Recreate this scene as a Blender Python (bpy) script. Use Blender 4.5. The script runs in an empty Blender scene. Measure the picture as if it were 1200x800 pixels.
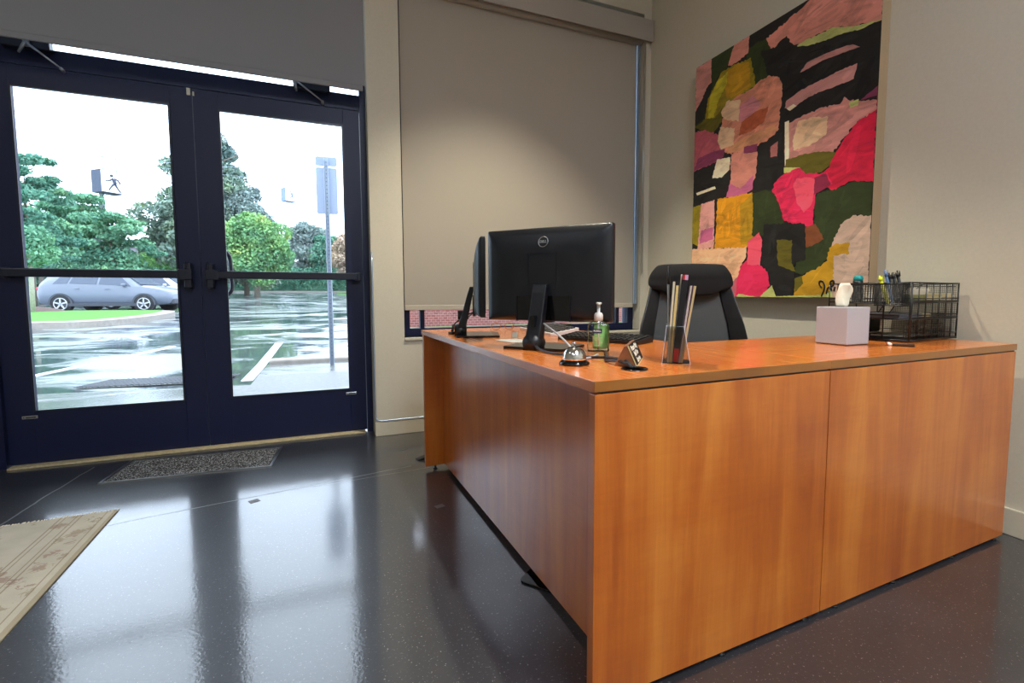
import bpy, bmesh, math, random
import numpy as np
from mathutils import Vector, Matrix, Euler
random.seed(7); RNG = np.random.default_rng(11)
PI = math.pi
SC = bpy.context.scene
COL = SC.collection
def R(d): return d*PI/180
def lin(c):
    f = lambda v: v/12.92 if v <= .04045 else ((v+.055)/1.055)**2.4
    return tuple(f(v/255) for v in c)

# ---------------------------------------------------------------- materials
def mat(name, col=(200,200,200), rough=.5, metal=0, spec=.5, trans=0, ior=1.5, coat=0, emit=None, estr=0, alpha=1):
    m = bpy.data.materials.new(name); m.use_nodes = True
    b = m.node_tree.nodes['Principled BSDF']
    c = lin(col) if max(col) > 1.001 else col
    b.inputs['Base Color'].default_value = (*c, 1)
    b.inputs['Roughness'].default_value = rough; b.inputs['Metallic'].default_value = metal
    b.inputs['Specular IOR Level'].default_value = spec
    b.inputs['Transmission Weight'].default_value = trans; b.inputs['IOR'].default_value = ior
    b.inputs['Coat Weight'].default_value = coat; b.inputs['Alpha'].default_value = alpha
    if emit:
        b.inputs['Emission Color'].default_value = (*(lin(emit) if max(emit) > 1.001 else emit), 1)
        b.inputs['Emission Strength'].default_value = estr
    return m
class N:
    """small node helper"""
    def __init__(s, m): s.t = m.node_tree; s.b = s.t.nodes['Principled BSDF']
    def n(s, typ, **kw):
        x = s.t.nodes.new(typ)
        for k, v in kw.items():
            if k.startswith('i_'):
                key = k[2:]; key = int(key) if key.isdigit() else key.replace('_', ' ')
                x.inputs[key].default_value = v
            else: setattr(x, k, v)
        return x
    def l(s, a, b): s.t.links.new(a, b)
    def coord(s, scale=(1,1,1), rot=(0,0,0), out='Object'):
        c = s.n('ShaderNodeTexCoord'); m = s.n('ShaderNodeMapping')
        m.inputs['Scale'].default_value = scale; m.inputs['Rotation'].default_value = rot
        s.l(c.outputs[out], m.inputs[0]); return m.outputs[0]
    def noise(s, vec, scale=5, detail=4, rough=.5, dist=0):
        x = s.n('ShaderNodeTexNoise'); x.inputs['Scale'].default_value = scale; x.inputs['Detail'].default_value = detail
        x.inputs['Roughness'].default_value = rough; x.inputs['Distortion'].default_value = dist
        if vec: s.l(vec, x.inputs['Vector'])
        return x.outputs['Fac']
    def ramp(s, fac, stops, interp='LINEAR'):
        x = s.n('ShaderNodeValToRGB'); x.color_ramp.interpolation = interp
        e = x.color_ramp.elements
        while len(e) < len(stops): e.new(.5)
        for i, (p, c) in enumerate(stops):
            e[i].position = p
            if isinstance(c, (int, float)): c = (c, c, c)
            elif max(c) > 1.001: c = lin(c)
            e[i].color = (*c, 1)
        s.l(fac, x.inputs[0]); return x.outputs[0]
    def math(s, op, a, b=None, c=None):
        x = s.n('ShaderNodeMath', operation=op)
        for i, v in enumerate((a, b, c)):
            if v is None: continue
            if isinstance(v, (int, float)): x.inputs[i].default_value = v
            else: s.l(v, x.inputs[i])
        return x.outputs[0]
    def mix(s, fac, a, b, mode='MIX'):
        x = s.n('ShaderNodeMix', data_type='RGBA', blend_type=mode)
        for i, v in ((0, fac), (6, a), (7, b)):
            if isinstance(v, (int, float)): x.inputs[i].default_value = v
            elif isinstance(v, tuple): x.inputs[i].default_value = (*(lin(v) if max(v) > 1.001 else v), 1)
            else: s.l(v, x.inputs[i])
        return x.outputs[2]
    def bump(s, h, strength=.2, dist=.01):
        x = s.n('ShaderNodeBump'); x.inputs['Strength'].default_value = strength; x.inputs['Distance'].default_value = dist
        s.l(h, x.inputs['Height']); s.l(x.outputs[0], s.b.inputs['Normal'])
    def col(s, o): s.l(o, s.b.inputs['Base Color'])
    def rough(s, o): s.l(o, s.b.inputs['Roughness'])

def speckled(name, col, rough=.6, var=.12, scale=40, bump=.05, **kw):
    m = mat(name, col, rough, **kw); n = N(m)
    f = n.noise(n.coord(), scale, 5, .6)
    c = lin(col)
    n.col(n.ramp(f, [(.3, tuple(v*(1-var) for v in c)), (.7, tuple(min(1, v*(1+var)) for v in c))]))
    if bump: n.bump(f, bump, .004)
    return m

def wood(name, axis, dark, mid, light, rough=.33):
    m = mat(name, mid, rough, spec=.5, ior=1.6, coat=.7); n = N(m); n.b.inputs['Coat Roughness'].default_value = .22
    sc = {'z': (7, 7, .6), 'x': (.6, 7, 7), 'y': (7, .6, 7)}[axis]
    v = n.coord(sc)
    a = n.noise(v, 1.3, 6, .62, .6)
    sc2 = {'z': (60, 60, 2.2), 'x': (2.2, 60, 60), 'y': (60, 2.2, 60)}[axis]
    b = n.noise(n.coord(sc2), 1.6, 5, .6, .4)
    d = n.noise(n.coord((2.6, 2.6, 2.6)), 1.5, 3, .5)
    e = n.noise(n.coord({'z': (3,3,26), 'x': (26,3,3), 'y': (3,26,3)}[axis], (R(8),R(8),0)), 1.5, 3, .55, 1.2)
    f = n.math('ADD', n.math('MULTIPLY', a, .57), n.math('ADD', n.math('MULTIPLY', b, .10), n.math('ADD', n.math('MULTIPLY', d, .26), n.math('MULTIPLY', e, .07))))
    n.col(n.ramp(f, [(.34, dark), (.5, mid), (.67, light)]))
    n.rough(n.ramp(b, [(.3, rough-.03), (.7, rough+.05)]))
    n.bump(b, .03, .002)
    return m

M = {}
M['wall'] = speckled('wall_paint', (206,199,180), .85, .03, 90, .03)
M['ceiling'] = speckled('ceiling_paint', (205,203,198), .9, .03, 60, .02)
M['trim'] = speckled('trim_paint', (205,198,178), .5, .02, 60, .01)
M['wood_z'] = wood('cherry_laminate_upright', 'z', (162,72,10), (196,103,22), (222,136,48))
M['wood_x'] = wood('cherry_laminate_top', 'x', (204,104,36), (214,120,48), (224,138,62), .24)
M['wood_y'] = wood('cherry_laminate_top_return', 'y', (204,104,36), (214,120,48), (224,138,62), .24)
M['wood_edge'] = wood('cherry_edge_band', 'x', (122,70,14), (156,94,24), (180,114,36), .35)
M['black'] = mat('black_plastic', (20,20,22), .42)
M['black_soft'] = speckled('black_fabric', (17,17,18), .9, .2, 300, .2)
M['mesh_grey'] = mat('chair_mesh', (78,79,78), .8)
M['black_gloss'] = mat('black_gloss', (10,10,12), .12)
M['monitor'] = mat('monitor_shell', (17,20,27), .36)
M['screen'] = mat('dark_screen', (8,9,10), .1)
M['silver'] = mat('brushed_silver', (190,192,196), .3, 1)
M['chrome'] = mat('chrome', (225,225,225), .07, 1)
M['door'] = mat('flare_tinted_aluminium', (13,23,60), .42, metal=0, spec=.4)  # dark frame metal, with the blue of lens flare put into its colour
M['door_hw'] = mat('dark_hardware', (24,30,48), .3)
M['arm_metal'] = mat('door_closer_arm', (170,178,190), .35, .6)
M['thresh'] = speckled('threshold_metal', (190,176,140), .4, .2, 60, .1)
M['white_pl'] = mat('white_plastic', (225,225,222), .35)
M['paper'] = speckled('paper', (222,214,194), .8, .05, 60, 0)
M['wire'] = mat('black_wire', (11,11,12), .35)
M['shade'] = speckled('shade_fabric', (172,164,150), .92, .05, 700, .08)
M['shade_hem'] = speckled('shade_hem_fabric', (184,175,158), .9, .05, 700, .05)
M['valance'] = mat('valance_metal', (168,162,152), .5)
M['channel'] = mat('pale_blue_channel', (150,168,190), .3, .4)
M['acrylic'] = mat('acrylic', (235,238,240), .04, trans=0, spec=.6)
def clear(name, tint, gloss=.08, rough=.02, fac=.08):
    m = bpy.data.materials.new(name); m.use_nodes = True; t = m.node_tree; t.nodes.clear()
    o = t.nodes.new('ShaderNodeOutputMaterial'); tr = t.nodes.new('ShaderNodeBsdfTransparent'); g = t.nodes.new('ShaderNodeBsdfGlossy')
    tr.inputs[0].default_value = (*tint, 1); g.inputs['Roughness'].default_value = rough
    f = t.nodes.new('ShaderNodeFresnel'); f.inputs[0].default_value = 1.45
    mx = t.nodes.new('ShaderNodeMixShader'); t.links.new(f.outputs[0], mx.inputs[0])
    t.links.new(tr.outputs[0], mx.inputs[1]); t.links.new(g.outputs[0], mx.inputs[2]); t.links.new(mx.outputs[0], o.inputs[0])
    return m
M['glass'] = clear('door_glass', (.93,.96,.97))
M['acrylic'] = clear('clear_acrylic', (.93,.94,.95))
M['liquid'] = clear('clear_gel', (.93,.97,.94))

# ---------------------------------------------------------------- mesh builder
class B:
    def __init__(s): s.bm = bmesh.new(); s.mi = 0
    def _mark(s, faces):
        for f in faces: f.material_index = s.mi
    def box(s, c, d, rot=(0,0,0), bev=0, seg=2, taper=None):
        r = bmesh.ops.create_cube(s.bm, size=1); vs = r['verts']
        for v in vs:
            k = taper if (taper and v.co.z > 0) else 1
            v.co = Vector((v.co.x*d[0]*k, v.co.y*d[1]*k, v.co.z*d[2]))
        fs = set(f for v in vs for f in v.link_faces)
        if bev:
            es = set(e for f in fs for e in f.edges)
            rr = bmesh.ops.bevel(s.bm, geom=list(es), offset=bev, segments=seg, affect='EDGES', profile=.5)
            vs = set(v for f in rr['faces'] for v in f.verts) | set(v for v in vs if v.is_valid)
            fs = set(f for v in vs for f in v.link_faces)
        mt = Matrix.Translation(c) @ Euler(rot).to_matrix().to_4x4()
        for v in vs: v.co = mt @ v.co
        s._mark(fs); return s
    def b2(s, x0, x1, y0, y1, z0, z1, bev=0, seg=2):
        return s.box(((x0+x1)/2, (y0+y1)/2, (z0+z1)/2), (x1-x0, y1-y0, z1-z0), bev=bev, seg=seg)
    def tube(s, pts, r, seg=8, closed=False, caps=True):
        P = [Vector(p) for p in pts]; n = len(P); rings = []; up = None
        rr = r if isinstance(r, (list, tuple)) else [r]*n
        for i in range(n):
            a = P[(i-1) % n] if (closed or i > 0) else P[i]; b = P[(i+1) % n] if (closed or i < n-1) else P[i]
            t = (b-a).normalized()
            if up is None:
                up = Vector((0,0,1)) if abs(t.z) < .9 else Vector((1,0,0))
            u = t.cross(up)
            if u.length < 1e-6: u = t.cross(Vector((0,1,0)))
            u.normalize(); w = u.cross(t).normalized(); up = w
            rings.append([s.bm.verts.new(P[i]+(u*math.cos(k*2*PI/seg)+w*math.sin(k*2*PI/seg))*rr[i]) for k in range(seg)])
        fs = []
        for i in range(n if closed else n-1):
            A, Bq = rings[i], rings[(i+1) % n]
            for k in range(seg): fs.append(s.bm.faces.new((A[k], A[(k+1) % seg], Bq[(k+1) % seg], Bq[k])))
        if caps and not closed:
            fs.append(s.bm.faces.new(rings[0][::-1])); fs.append(s.bm.faces.new(rings[-1]))
        for f in fs: f.smooth = seg > 5
        s._mark(fs); return s
    def cyl(s, a, b, r, r2=None, seg=20): return s.tube([a, b], [r, r if r2 is None else r2], seg)
    def lathe(s, prof, seg=32, c=(0,0,0), sx=1, sy=1):
        rings = []
        for (r, z) in prof:
            if r < 1e-6: rings.append([s.bm.verts.new((c[0], c[1], c[2]+z))])
            else: rings.append([s.bm.verts.new((c[0]+sx*r*math.cos(k*2*PI/seg), c[1]+sy*r*math.sin(k*2*PI/seg), c[2]+z)) for k in range(seg)])
        fs = []
        for A, Q in zip(rings, rings[1:]):
            for k in range(seg):
                k2 = (k+1) % seg
                if len(A) == 1 and len(Q) == 1: continue
                if len(A) == 1: fs.append(s.bm.faces.new((A[0], Q[k2], Q[k])))
                elif len(Q) == 1: fs.append(s.bm.faces.new((A[k], A[k2], Q[0])))
                else: fs.append(s.bm.faces.new((A[k], A[k2], Q[k2], Q[k])))
        for f in fs: f.smooth = True
        s._mark(fs); return s
    def prism(s, poly, a, b, ax='z', bev=0):
        def P(u, v, w): return {'z': (u,v,w), 'y': (u,w,v), 'x': (w,u,v)}[ax]
        A = [s.bm.verts.new(P(u,v,a)) for u, v in poly]; Q = [s.bm.verts.new(P(u,v,b)) for u, v in poly]
        n = len(poly); fs = [s.bm.faces.new(A[::-1]), s.bm.faces.new(Q)]
        for i in range(n): fs.append(s.bm.faces.new((A[i], A[(i+1) % n], Q[(i+1) % n], Q[i])))
        bmesh.ops.recalc_face_normals(s.bm, faces=fs)
        if bev:
            es = set(e for f in fs[:2] for e in f.edges)
            rr = bmesh.ops.bevel(s.bm, geom=list(es), offset=bev, segments=2, affect='EDGES', profile=.5)
            fs = set(f for v in set(v for f in rr['faces'] for v in f.verts) for f in v.link_faces)
        s._mark([f for f in fs if f.is_valid]); return s
    def face(s, pts):
        f = s.bm.faces.new([s.bm.verts.new(p) for p in pts]); s._mark([f]); return s
    def loft(s, rings, caps=True, smooth=False, mats=None):
        V = [[s.bm.verts.new(p) for p in r] for r in rings]; n = len(V[0]); fs = []
        for i in range(len(V)-1):
            for k in range(n):
                f = s.bm.faces.new((V[i][k], V[i][(k+1) % n], V[i+1][(k+1) % n], V[i+1][k])); f.smooth = smooth
                f.material_index = s.mi; fs.append(f)
        if caps:
            for f in (s.bm.faces.new(V[0][::-1]), s.bm.faces.new(V[-1])): f.material_index = s.mi; fs.append(f)
        bmesh.ops.recalc_face_normals(s.bm, faces=fs); return s
def obj(name, b, m, parent=None, loc=(0,0,0), rot=(0,0,0), smooth=None, sub=0, bevel=0):
    me = bpy.data.meshes.new(name); bm = b.bm if isinstance(b, B) else b
    bm.to_mesh(me); bm.free()
    for x in (m if isinstance(m, (list, tuple)) else [m]): me.materials.append(M[x] if isinstance(x, str) else x)
    o = bpy.data.objects.new(name, me); COL.objects.link(o)
    o.location = loc; o.rotation_euler = rot
    if parent: o.parent = parent
    if smooth: 
        for p in me.polygons: p.use_smooth = True
    if bevel:
        md = o.modifiers.new('bev', 'BEVEL'); md.width = bevel; md.segments = 2; md.limit_method = 'ANGLE'
    if sub:
        md = o.modifiers.new('sub', 'SUBSURF'); md.levels = sub; md.render_levels = sub
    return o
def tag(o, label, cat, group=None, kind=None):
    if label: o['label'] = label
    if cat: o['category'] = cat
    if group: o['group'] = group
    if kind: o['kind'] = kind
    return o
def thing(name, label, cat, loc=(0,0,0), rz=0, group=None, parent=None):
    o = bpy.data.objects.new(name, None); COL.objects.link(o); o.empty_display_size = .1
    o.location = loc; o.rotation_euler = (0,0,rz); return tag(o, label, cat, group)
def struct(name, b, m, loc=(0,0,0), rot=(0,0,0), label=None, **kw):
    o = obj(name, b, m, None, loc, rot, **kw); o['kind'] = 'structure'
    if label: o['label'] = label
    return o
def copy_tree(o, loc, rz, label, group=None):
    c = o.copy(); COL.objects.link(c); c.location = loc; c.rotation_euler = (0,0,rz); c['label'] = label
    if group: c['group'] = group
    for ch in list(o.children):
        d = ch.copy(); COL.objects.link(d); d.parent = c
        for g in list(ch.children):
            e = g.copy(); COL.objects.link(e); e.parent = d
    return c
def text(name, body, size, m, parent, loc, rot, ex=.0004, spacing=1, shear=0, sx=1):
    cu = bpy.data.curves.new(name, 'FONT'); cu.body = body; cu.size = size; cu.extrude = ex; cu.align_x = 'CENTER'; cu.align_y = 'CENTER'
    cu.space_character = spacing; cu.shear = shear; cu.offset = size*.02
    t = bpy.data.objects.new(name+'_tmp', cu); COL.objects.link(t)
    bpy.context.view_layer.update()
    me = bpy.data.meshes.new_from_object(t.evaluated_get(bpy.context.evaluated_depsgraph_get()))
    bpy.data.objects.remove(t); bpy.data.curves.remove(cu)
    me.materials.clear(); me.materials.append(M[m])
    o = bpy.data.objects.new(name, me); COL.objects.link(o); o.parent = parent; o.location = loc; o.rotation_euler = rot; o.scale = (sx,1,1)
    return o
def arc(cx, cy, r, a0, a1, n=8): return [(cx+r*math.cos(R(a0+(a1-a0)*i/n)), cy+r*math.sin(R(a0+(a1-a0)*i/n))) for i in range(n+1)]
def rrect(x0, x1, y0, y1, r, n=5):
    return arc(x1-r,y0+r,r,-90,0,n)+arc(x1-r,y1-r,r,0,90,n)+arc(x0+r,y1-r,r,90,180,n)+arc(x0+r,y0+r,r,180,270,n)
def smooth_path(P, n=6):
    P = [Vector(p) for p in P]; out = []
    for i in range(len(P)-1):
        p0 = P[max(i-1,0)]; p1 = P[i]; p2 = P[i+1]; p3 = P[min(i+2,len(P)-1)]
        for k in range(n):
            t = k/n
            out.append(.5*((2*p1)+(p2-p0)*t+(2*p0-5*p1+4*p2-p3)*t*t+(3*p1-p0-3*p2+p3)*t**3))
    out.append(P[-1]); return out
SKY = 5.2
LP = (330, 230, 50, 50, 20)
FILL_P = (70, 10, 40, 10, 4)
# ---------------------------------------------------------------- camera (measured from the photograph)
cam_d = bpy.data.cameras.new('camera'); cam = bpy.data.objects.new('camera', cam_d); COL.objects.link(cam)
F, YAW, PITCH, ROLL, CX, CY, CH = 567.148, .3985, -.0751, -.0013, 622.06, 388.19, .9332
cam_d.sensor_width = 36; cam_d.lens = F/1200*36; cam_d.shift_x = -(CX-600)/1200; cam_d.shift_y = (CY-400)/1200
cam_d.clip_start = .02; cam_d.clip_end = 400
cy_, sy_, cp_, sp_ = math.cos(YAW), math.sin(YAW), math.cos(PITCH), math.sin(PITCH)
fw = Vector((sy_*cp_, cy_*cp_, sp_)); r0 = Vector((cy_, -sy_, 0)); u0 = r0.cross(fw)
rr_ = math.cos(ROLL)*r0+math.sin(ROLL)*u0; uu_ = -math.sin(ROLL)*r0+math.cos(ROLL)*u0
mt = Matrix((rr_, uu_, -fw)).transposed().to_4x4(); mt.translation = (0,0,CH); cam.matrix_world = mt
SC.camera = cam
SC.view_settings.view_transform = 'Standard'; SC.view_settings.look = 'None'; SC.view_settings.gamma = 1
SC.view_settings.use_curve_mapping = False; SC.view_settings.exposure = 0

# ---------------------------------------------------------------- overcast sky
w = bpy.data.worlds.new('overcast_sky'); SC.world = w; w.use_nodes = True
nt = w.node_tree; bg = nt.nodes['Background']
tc = nt.nodes.new('ShaderNodeTexCoord'); sep = nt.nodes.new('ShaderNodeSeparateXYZ'); rp = nt.nodes.new('ShaderNodeValToRGB')
nt.links.new(tc.outputs['Generated'], sep.inputs[0]); nt.links.new(sep.outputs[2], rp.inputs[0]); nt.links.new(rp.outputs[0], bg.inputs[0])
rp.color_ramp.elements[0].position = 0; rp.color_ramp.elements[0].color = (.66,.79,1.03,1)
rp.color_ramp.elements[1].position = .5; rp.color_ramp.elements[1].color = (.82,.91,1.04,1)
bg.inputs[1].default_value = SKY

# ---------------------------------------------------------------- room shell
WY, WX = 3.304, 2.43           # inner faces of the entrance wall and of the right wall
XL_, YB_, ZC = -4.2, -3.6, 3.6
# floor: polished dark concrete
m = mat('polished_concrete', (38,36,33), .1, spec=.5, ior=1.5, coat=1); M['floor'] = m; n = N(m)
v = n.coord()
f1 = n.noise(v, 1.6, 6, .65, .3); f2 = n.noise(v, 130, 3, .7); f3 = n.noise(v, 9, 5, .6)
base = n.ramp(f1, [(.3, (36,39,45)), (.7, (52,54,60))])
fl = n.ramp(f2, [(.63, 0.), (.67, 1.)]); base = n.mix(n.math('MULTIPLY', fl, .6), base, (150,150,150)); dk_ = n.ramp(n.noise(n.coord((1,1,1),(.3,.2,.4)), 70, 2, .5), [(.74, 0.), (.77, 1.)]); base = n.mix(n.math('MULTIPLY', dk_, .7), base, (14,14,16))
sx = n.n('ShaderNodeSeparateXYZ'); n.l(v, sx.inputs[0])
wob = n.math('MULTIPLY', n.math('SUBTRACT', n.noise(v, 5, 3), .5), .03)
def crack(x0, y0, x1, y1, w=.004, horizontal=True):
    A, C = (sx.outputs[0], sx.outputs[1]) if horizontal else (sx.outputs[1], sx.outputs[0])
    if not horizontal: x0, y0, x1, y1 = y0, x0, y1, x1
    k = (y1-y0)/(x1-x0)
    d = n.math('ABSOLUTE', n.math('SUBTRACT', n.math('ADD', C, wob), n.math('ADD', n.math('MULTIPLY', A, k), y0-k*x0)))
    inside = n.math('MULTIPLY', n.math('GREATER_THAN', A, min(x0,x1)), n.math('LESS_THAN', A, max(x0,x1)))
    return n.math('MULTIPLY', n.math('LESS_THAN', d, w), inside)
cr = n.math('MAXIMUM', crack(-3.2, 2.01, .40, 2.645), crack(-1.28, 2.3, -1.20, 3.30, .004, False))
cr = n.math('MAXIMUM', cr, crack(-.3,2.52,.5,2.58,.002))
base = n.mix(n.math('MULTIPLY', cr, .45), base, (120,120,118)); n.col(base)
n.b.inputs['Roughness'].default_value = .38; n.b.inputs['Coat IOR'].default_value = 1.64; n.b.inputs['Specular IOR Level'].default_value = .32; n.l(n.math('ADD', n.ramp(f3, [(.3, .075), (.75, .13)]), n.math('MULTIPLY', cr, .3)), n.b.inputs['Coat Roughness'])
bb = n.math('ADD', n.math('MULTIPLY', n.noise(v, 110, 2, .5), .6), n.math('MULTIPLY', n.noise(v, 16, 2), .25)); n.bump(bb, .12, .003); nb = n.b.inputs['Normal'].links[0].from_socket; n.l(nb, n.b.inputs['Coat Normal'])
struct('floor', B().b2(XL_-.2, WX+.2, YB_-.2, 3.53, -.12, 0), 'floor')
struct('ceiling', B().b2(XL_-.2, WX+.2, YB_-.2, 3.6, ZC, ZC+.12), 'ceiling')
struct('wall_right', B().b2(WX, WX+.2, YB_-.2, WY+.3, 0, ZC), 'wall')
struct('wall_left', B().b2(XL_-.2, XL_, YB_-.2, WY+.3, 0, ZC), 'wall')
struct('wall_back', B().b2(XL_, WX, YB_-.2, YB_, 0, ZC), 'wall')
# entrance wall: pieces around the door opening and the window opening
DX0, DX1 = -1.70, .272         # door opening
WX0, WX1, WZ0, WZ1 = .474, 2.36, .65, 3.12
b = B()
b.b2(XL_, DX0, WY, WY+.26, 0, ZC); b.b2(DX0, DX1, WY, WY+.26, 3.15, ZC)
b.b2(DX1, WX0, WY, WY+.26, 0, ZC)
b.b2(WX0, WX1, WY, WY+.26, 0, WZ0); b.b2(WX0, WX1, WY, WY+.26, WZ1, ZC); b.b2(WX1, WX, WY, WY+.26, 0, ZC)
struct('wall_front', b, 'wall')
# baseboards (with a small top bead)
def base_board(name, x0, x1, y0, y1, h=.0915):
    struct(name, B().b2(x0, x1, y0, y1, 0, h, .003), 'trim')
base_board('baseboard_front', DX1, WX, WY-.014, WY)
base_board('baseboard_right', WX-.015, WX, YB_, WY-.014, .105)
base_board('baseboard_left', XL_, DX0-.3, WY-.014, WY)
# window sill
struct('trim_1', B().b2(WX0, WX1, WY-.012, WY+.17, WZ0-.022, WZ0, .004), 'trim', label='pale painted sill under the shaded window')

# ---------------------------------------------------------------- window with its frame
def window_rect(b, x0, x1, z0, z1, y0, y1, w):
    b.b2(x0, x1, y0, y1, z0, z0+w); b.b2(x0, x1, y0, y1, z1-w, z1)
    b.b2(x0, x0+w, y0, y1, z0+w, z1-w); b.b2(x1-w, x1, y0, y1, z0+w, z1-w)
wd = thing('window_1', None, None, ((WX0+WX1)/2, WY+.13, WZ0)); wd['kind'] = 'structure'
b = B(); hx = (WX1-WX0)/2
window_rect(b, -hx, hx, 0, WZ1-WZ0, -.03, .05, .052)
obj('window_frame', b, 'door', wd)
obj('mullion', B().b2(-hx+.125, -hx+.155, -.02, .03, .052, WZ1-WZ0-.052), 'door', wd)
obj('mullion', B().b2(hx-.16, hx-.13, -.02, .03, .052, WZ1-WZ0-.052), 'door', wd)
obj('pane', B().b2(-hx+.052, hx-.052, .006, .012, .052, WZ1-WZ0-.052), 'glass', wd)

# ---------------------------------------------------------------- pair of glazed entrance doors
DY = 3.46                       # inner face of the leaves
SEAM = -.6885
GT, GB = 2.036, .2975
def leaf(name, g0, g1, x0, x1, sgn, label):
    """glass from g0 to g1, leaf from x0 to x1; sgn +1: hinges on the right"""
    t = thing(name, None, None, ((x0+x1)/2, DY, .012)); t['kind'] = 'structure'; t['label'] = label
    c = (x0+x1)/2; X = lambda v: v-c; Z = lambda v: v-.012
    b = B()
    b.b2(X(x0), X(g0), 0, .045, 0, Z(2.137)); b.b2(X(g1), X(x1), 0, .045, 0, Z(2.137))
    b.b2(X(g0), X(g1), 0, .045, 0, Z(GB)); b.b2(X(g0), X(g1), 0, .045, Z(GT), Z(2.137))
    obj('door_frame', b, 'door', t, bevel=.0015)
    b = B(); window_rect(b, X(g0)-.0, X(g1)+.0, Z(GB), Z(GT), -.006, .002, .010); bd = obj('glazing_bead', b, 'door_hw', t)
    obj('glass', B().b2(X(g0), X(g1), .02, .026, Z(GB), Z(GT)), 'glass', t)
    # panic bar
    hs = (SEAM+.055) if sgn > 0 else (SEAM-.055)      # latch head near the meeting stile
    far = (x1-.035) if sgn > 0 else (x0+.06)
    zb = 1.055
    b = B(); b.box((X((hs+far)/2), -.062, Z(zb)), (abs(far-hs), .03, .046), bev=.007)
    pb = obj('push_bar', b, 'door_hw', t)
    b = B(); b.box((X(hs), -.035, Z(zb-.005)), (.036, .07, .15), bev=.008); b.box((X(hs)+.012*sgn, -.052, Z(zb)), (.07, .055, .062), bev=.006)
    b.cyl((X(hs)-.006, -.07, Z(zb+.075)), (X(hs)-.006, -.07, Z(zb+.02)), .004)
    obj('latch_head', b, 'door_hw', pb)
    b = B(); b.box((X(far), -.035, Z(zb)), (.03, .06, .055), bev=.006); obj('end_bracket', b, 'door_hw', pb)
    # small maker's plate at the hinge-side bottom of the leaf
    px = (g1+.003) if sgn > 0 else (g0-.018)
    b = B(); b.b2(X(px)-.033, X(px)+.033, -.003, 0, Z(.262), Z(.279), .002)
    pl = obj('maker_plate', b, 'silver', t); pl['label'] = 'small silver maker plate'
    b = B(); b.b2(X(px)-.017, X(px)+.026, -.0036, -.003, Z(.2675), Z(.2735)); b.cyl((X(px)-.025, -.0036, Z(.2705)), (X(px)-.025, -.003, Z(.2705)), .003)
    obj('printed_mark', b, 'black', pl)
    # flush bolt keeper at the top by the seam
    b = B(); b.b2(X(SEAM+.012*sgn)-.013 if sgn < 0 else X(SEAM)+.004, X(SEAM+.012*sgn)+.005 if sgn < 0 else X(SEAM)+.012, -.008, 0, Z(2.095), Z(2.135) if sgn < 0 else Z(2.118), .001)
    obj('keeper_plate', b, 'trim', t)
    return t, X, Z
left, XA, ZA = leaf('door_1', -1.4946, -.7994, -1.612, SEAM-.0015, -1, 'left glazed leaf with panic bar, crossing-sign view through it')
right, XB, ZB = leaf('door_2', -.5627, .1323, SEAM+.0015, .232, 1, 'right glazed leaf with panic bar, nearer the shaded window')
# outside pull handle on the right leaf
b = B(); pts = smooth_path([(XB(-.635), .045, ZB(1.21)), (XB(-.60), .10, ZB(1.215)), (XB(-.558), .115, ZB(1.18)), (XB(-.553), .118, ZB(1.07)), (XB(-.553), .115, ZB(.965)), (XB(-.60), .10, ZB(.925)), (XB(-.635), .045, ZB(.93))], 5)
b.tube(pts, .012, 10); obj('pull_handle', b, 'door_hw', right)
# closers: body on the header, arm to the leaf
b = B(); b.box((0,0,0), (.27, .05, .062), bev=.006)
fr = thing('trim_2', None, None, ((DX0+DX1)/2, DY, 0)); fr['kind'] = 'structure'; fr['label'] = 'dark door frame with glazed transom'
cx = (DX0+DX1)/2
b = B(); X = lambda v: v-cx
b.b2(X(DX0), X(-1.615), -.02, .07, 0, 3.15); b.b2(X(.235), X(DX1), -.02, .07, 0, 3.15)
b.b2(X(-1.615), X(.235), 0, .06, 2.141, 2.236); b.b2(X(-1.615), X(.235), 0, .06, 3.09, 3.15)
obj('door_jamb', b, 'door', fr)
b = B(); b.b2(X(-1.615), X(.235), .03, .036, 2.236, 3.09); obj('transom_pane', b, 'glass', fr)
b = B(); b.b2(X(-1.60), X(.22), -.055, .09, 0, .011, .003); th = obj('threshold', b, 'thresh', fr); th['label'] = 'pale worn metal threshold'
def closer(x0, x1, elbow, tip, lab, rod):
    t = thing('door_closer', lab, 'door closer', ((x0+x1)/2, DY-.025, 2.245), 0, 'door closers above the entrance doors'); c = (x0+x1)/2
    obj('closer_body', B().box((0,0,-.005), (x1-x0, .05, .058), bev=.006), 'door_hw', t)
    b = B(); b.tube([(elbow[0]-c, -.045, elbow[1]-2.245), (tip[0]-c, -.012, tip[1]-2.245)], [.007,.004], 8)
    b.cyl((tip[0]-c, -.012, tip[1]-2.245), (tip[0]-c, .022, tip[1]-2.245-.005), .008)
    obj('arm', b, 'arm_metal', t)
    b = B(); b.tube([(elbow[0]-c, -.045, elbow[1]-2.245), (rod[0]-c, -.02, rod[1]-2.245)], [.009,.006], 8)
    b.cyl((elbow[0]-c, -.05, elbow[1]-2.245+.02), (elbow[0]-c, -.022, elbow[1]-2.245-.012), .013)
    obj('elbow', b, 'arm_metal', t)
    return t
closer(-.15, .06, (-.139,2.25), (.014,2.155), 'dark closer body above the right door leaf, arm folded under the blind', (-.132,2.19))
closer(-1.50, -1.30, (-1.385,2.232), (-1.262,2.135), 'dark closer body above the left door leaf, arm folded under the blind', (-1.425,2.185))

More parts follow.
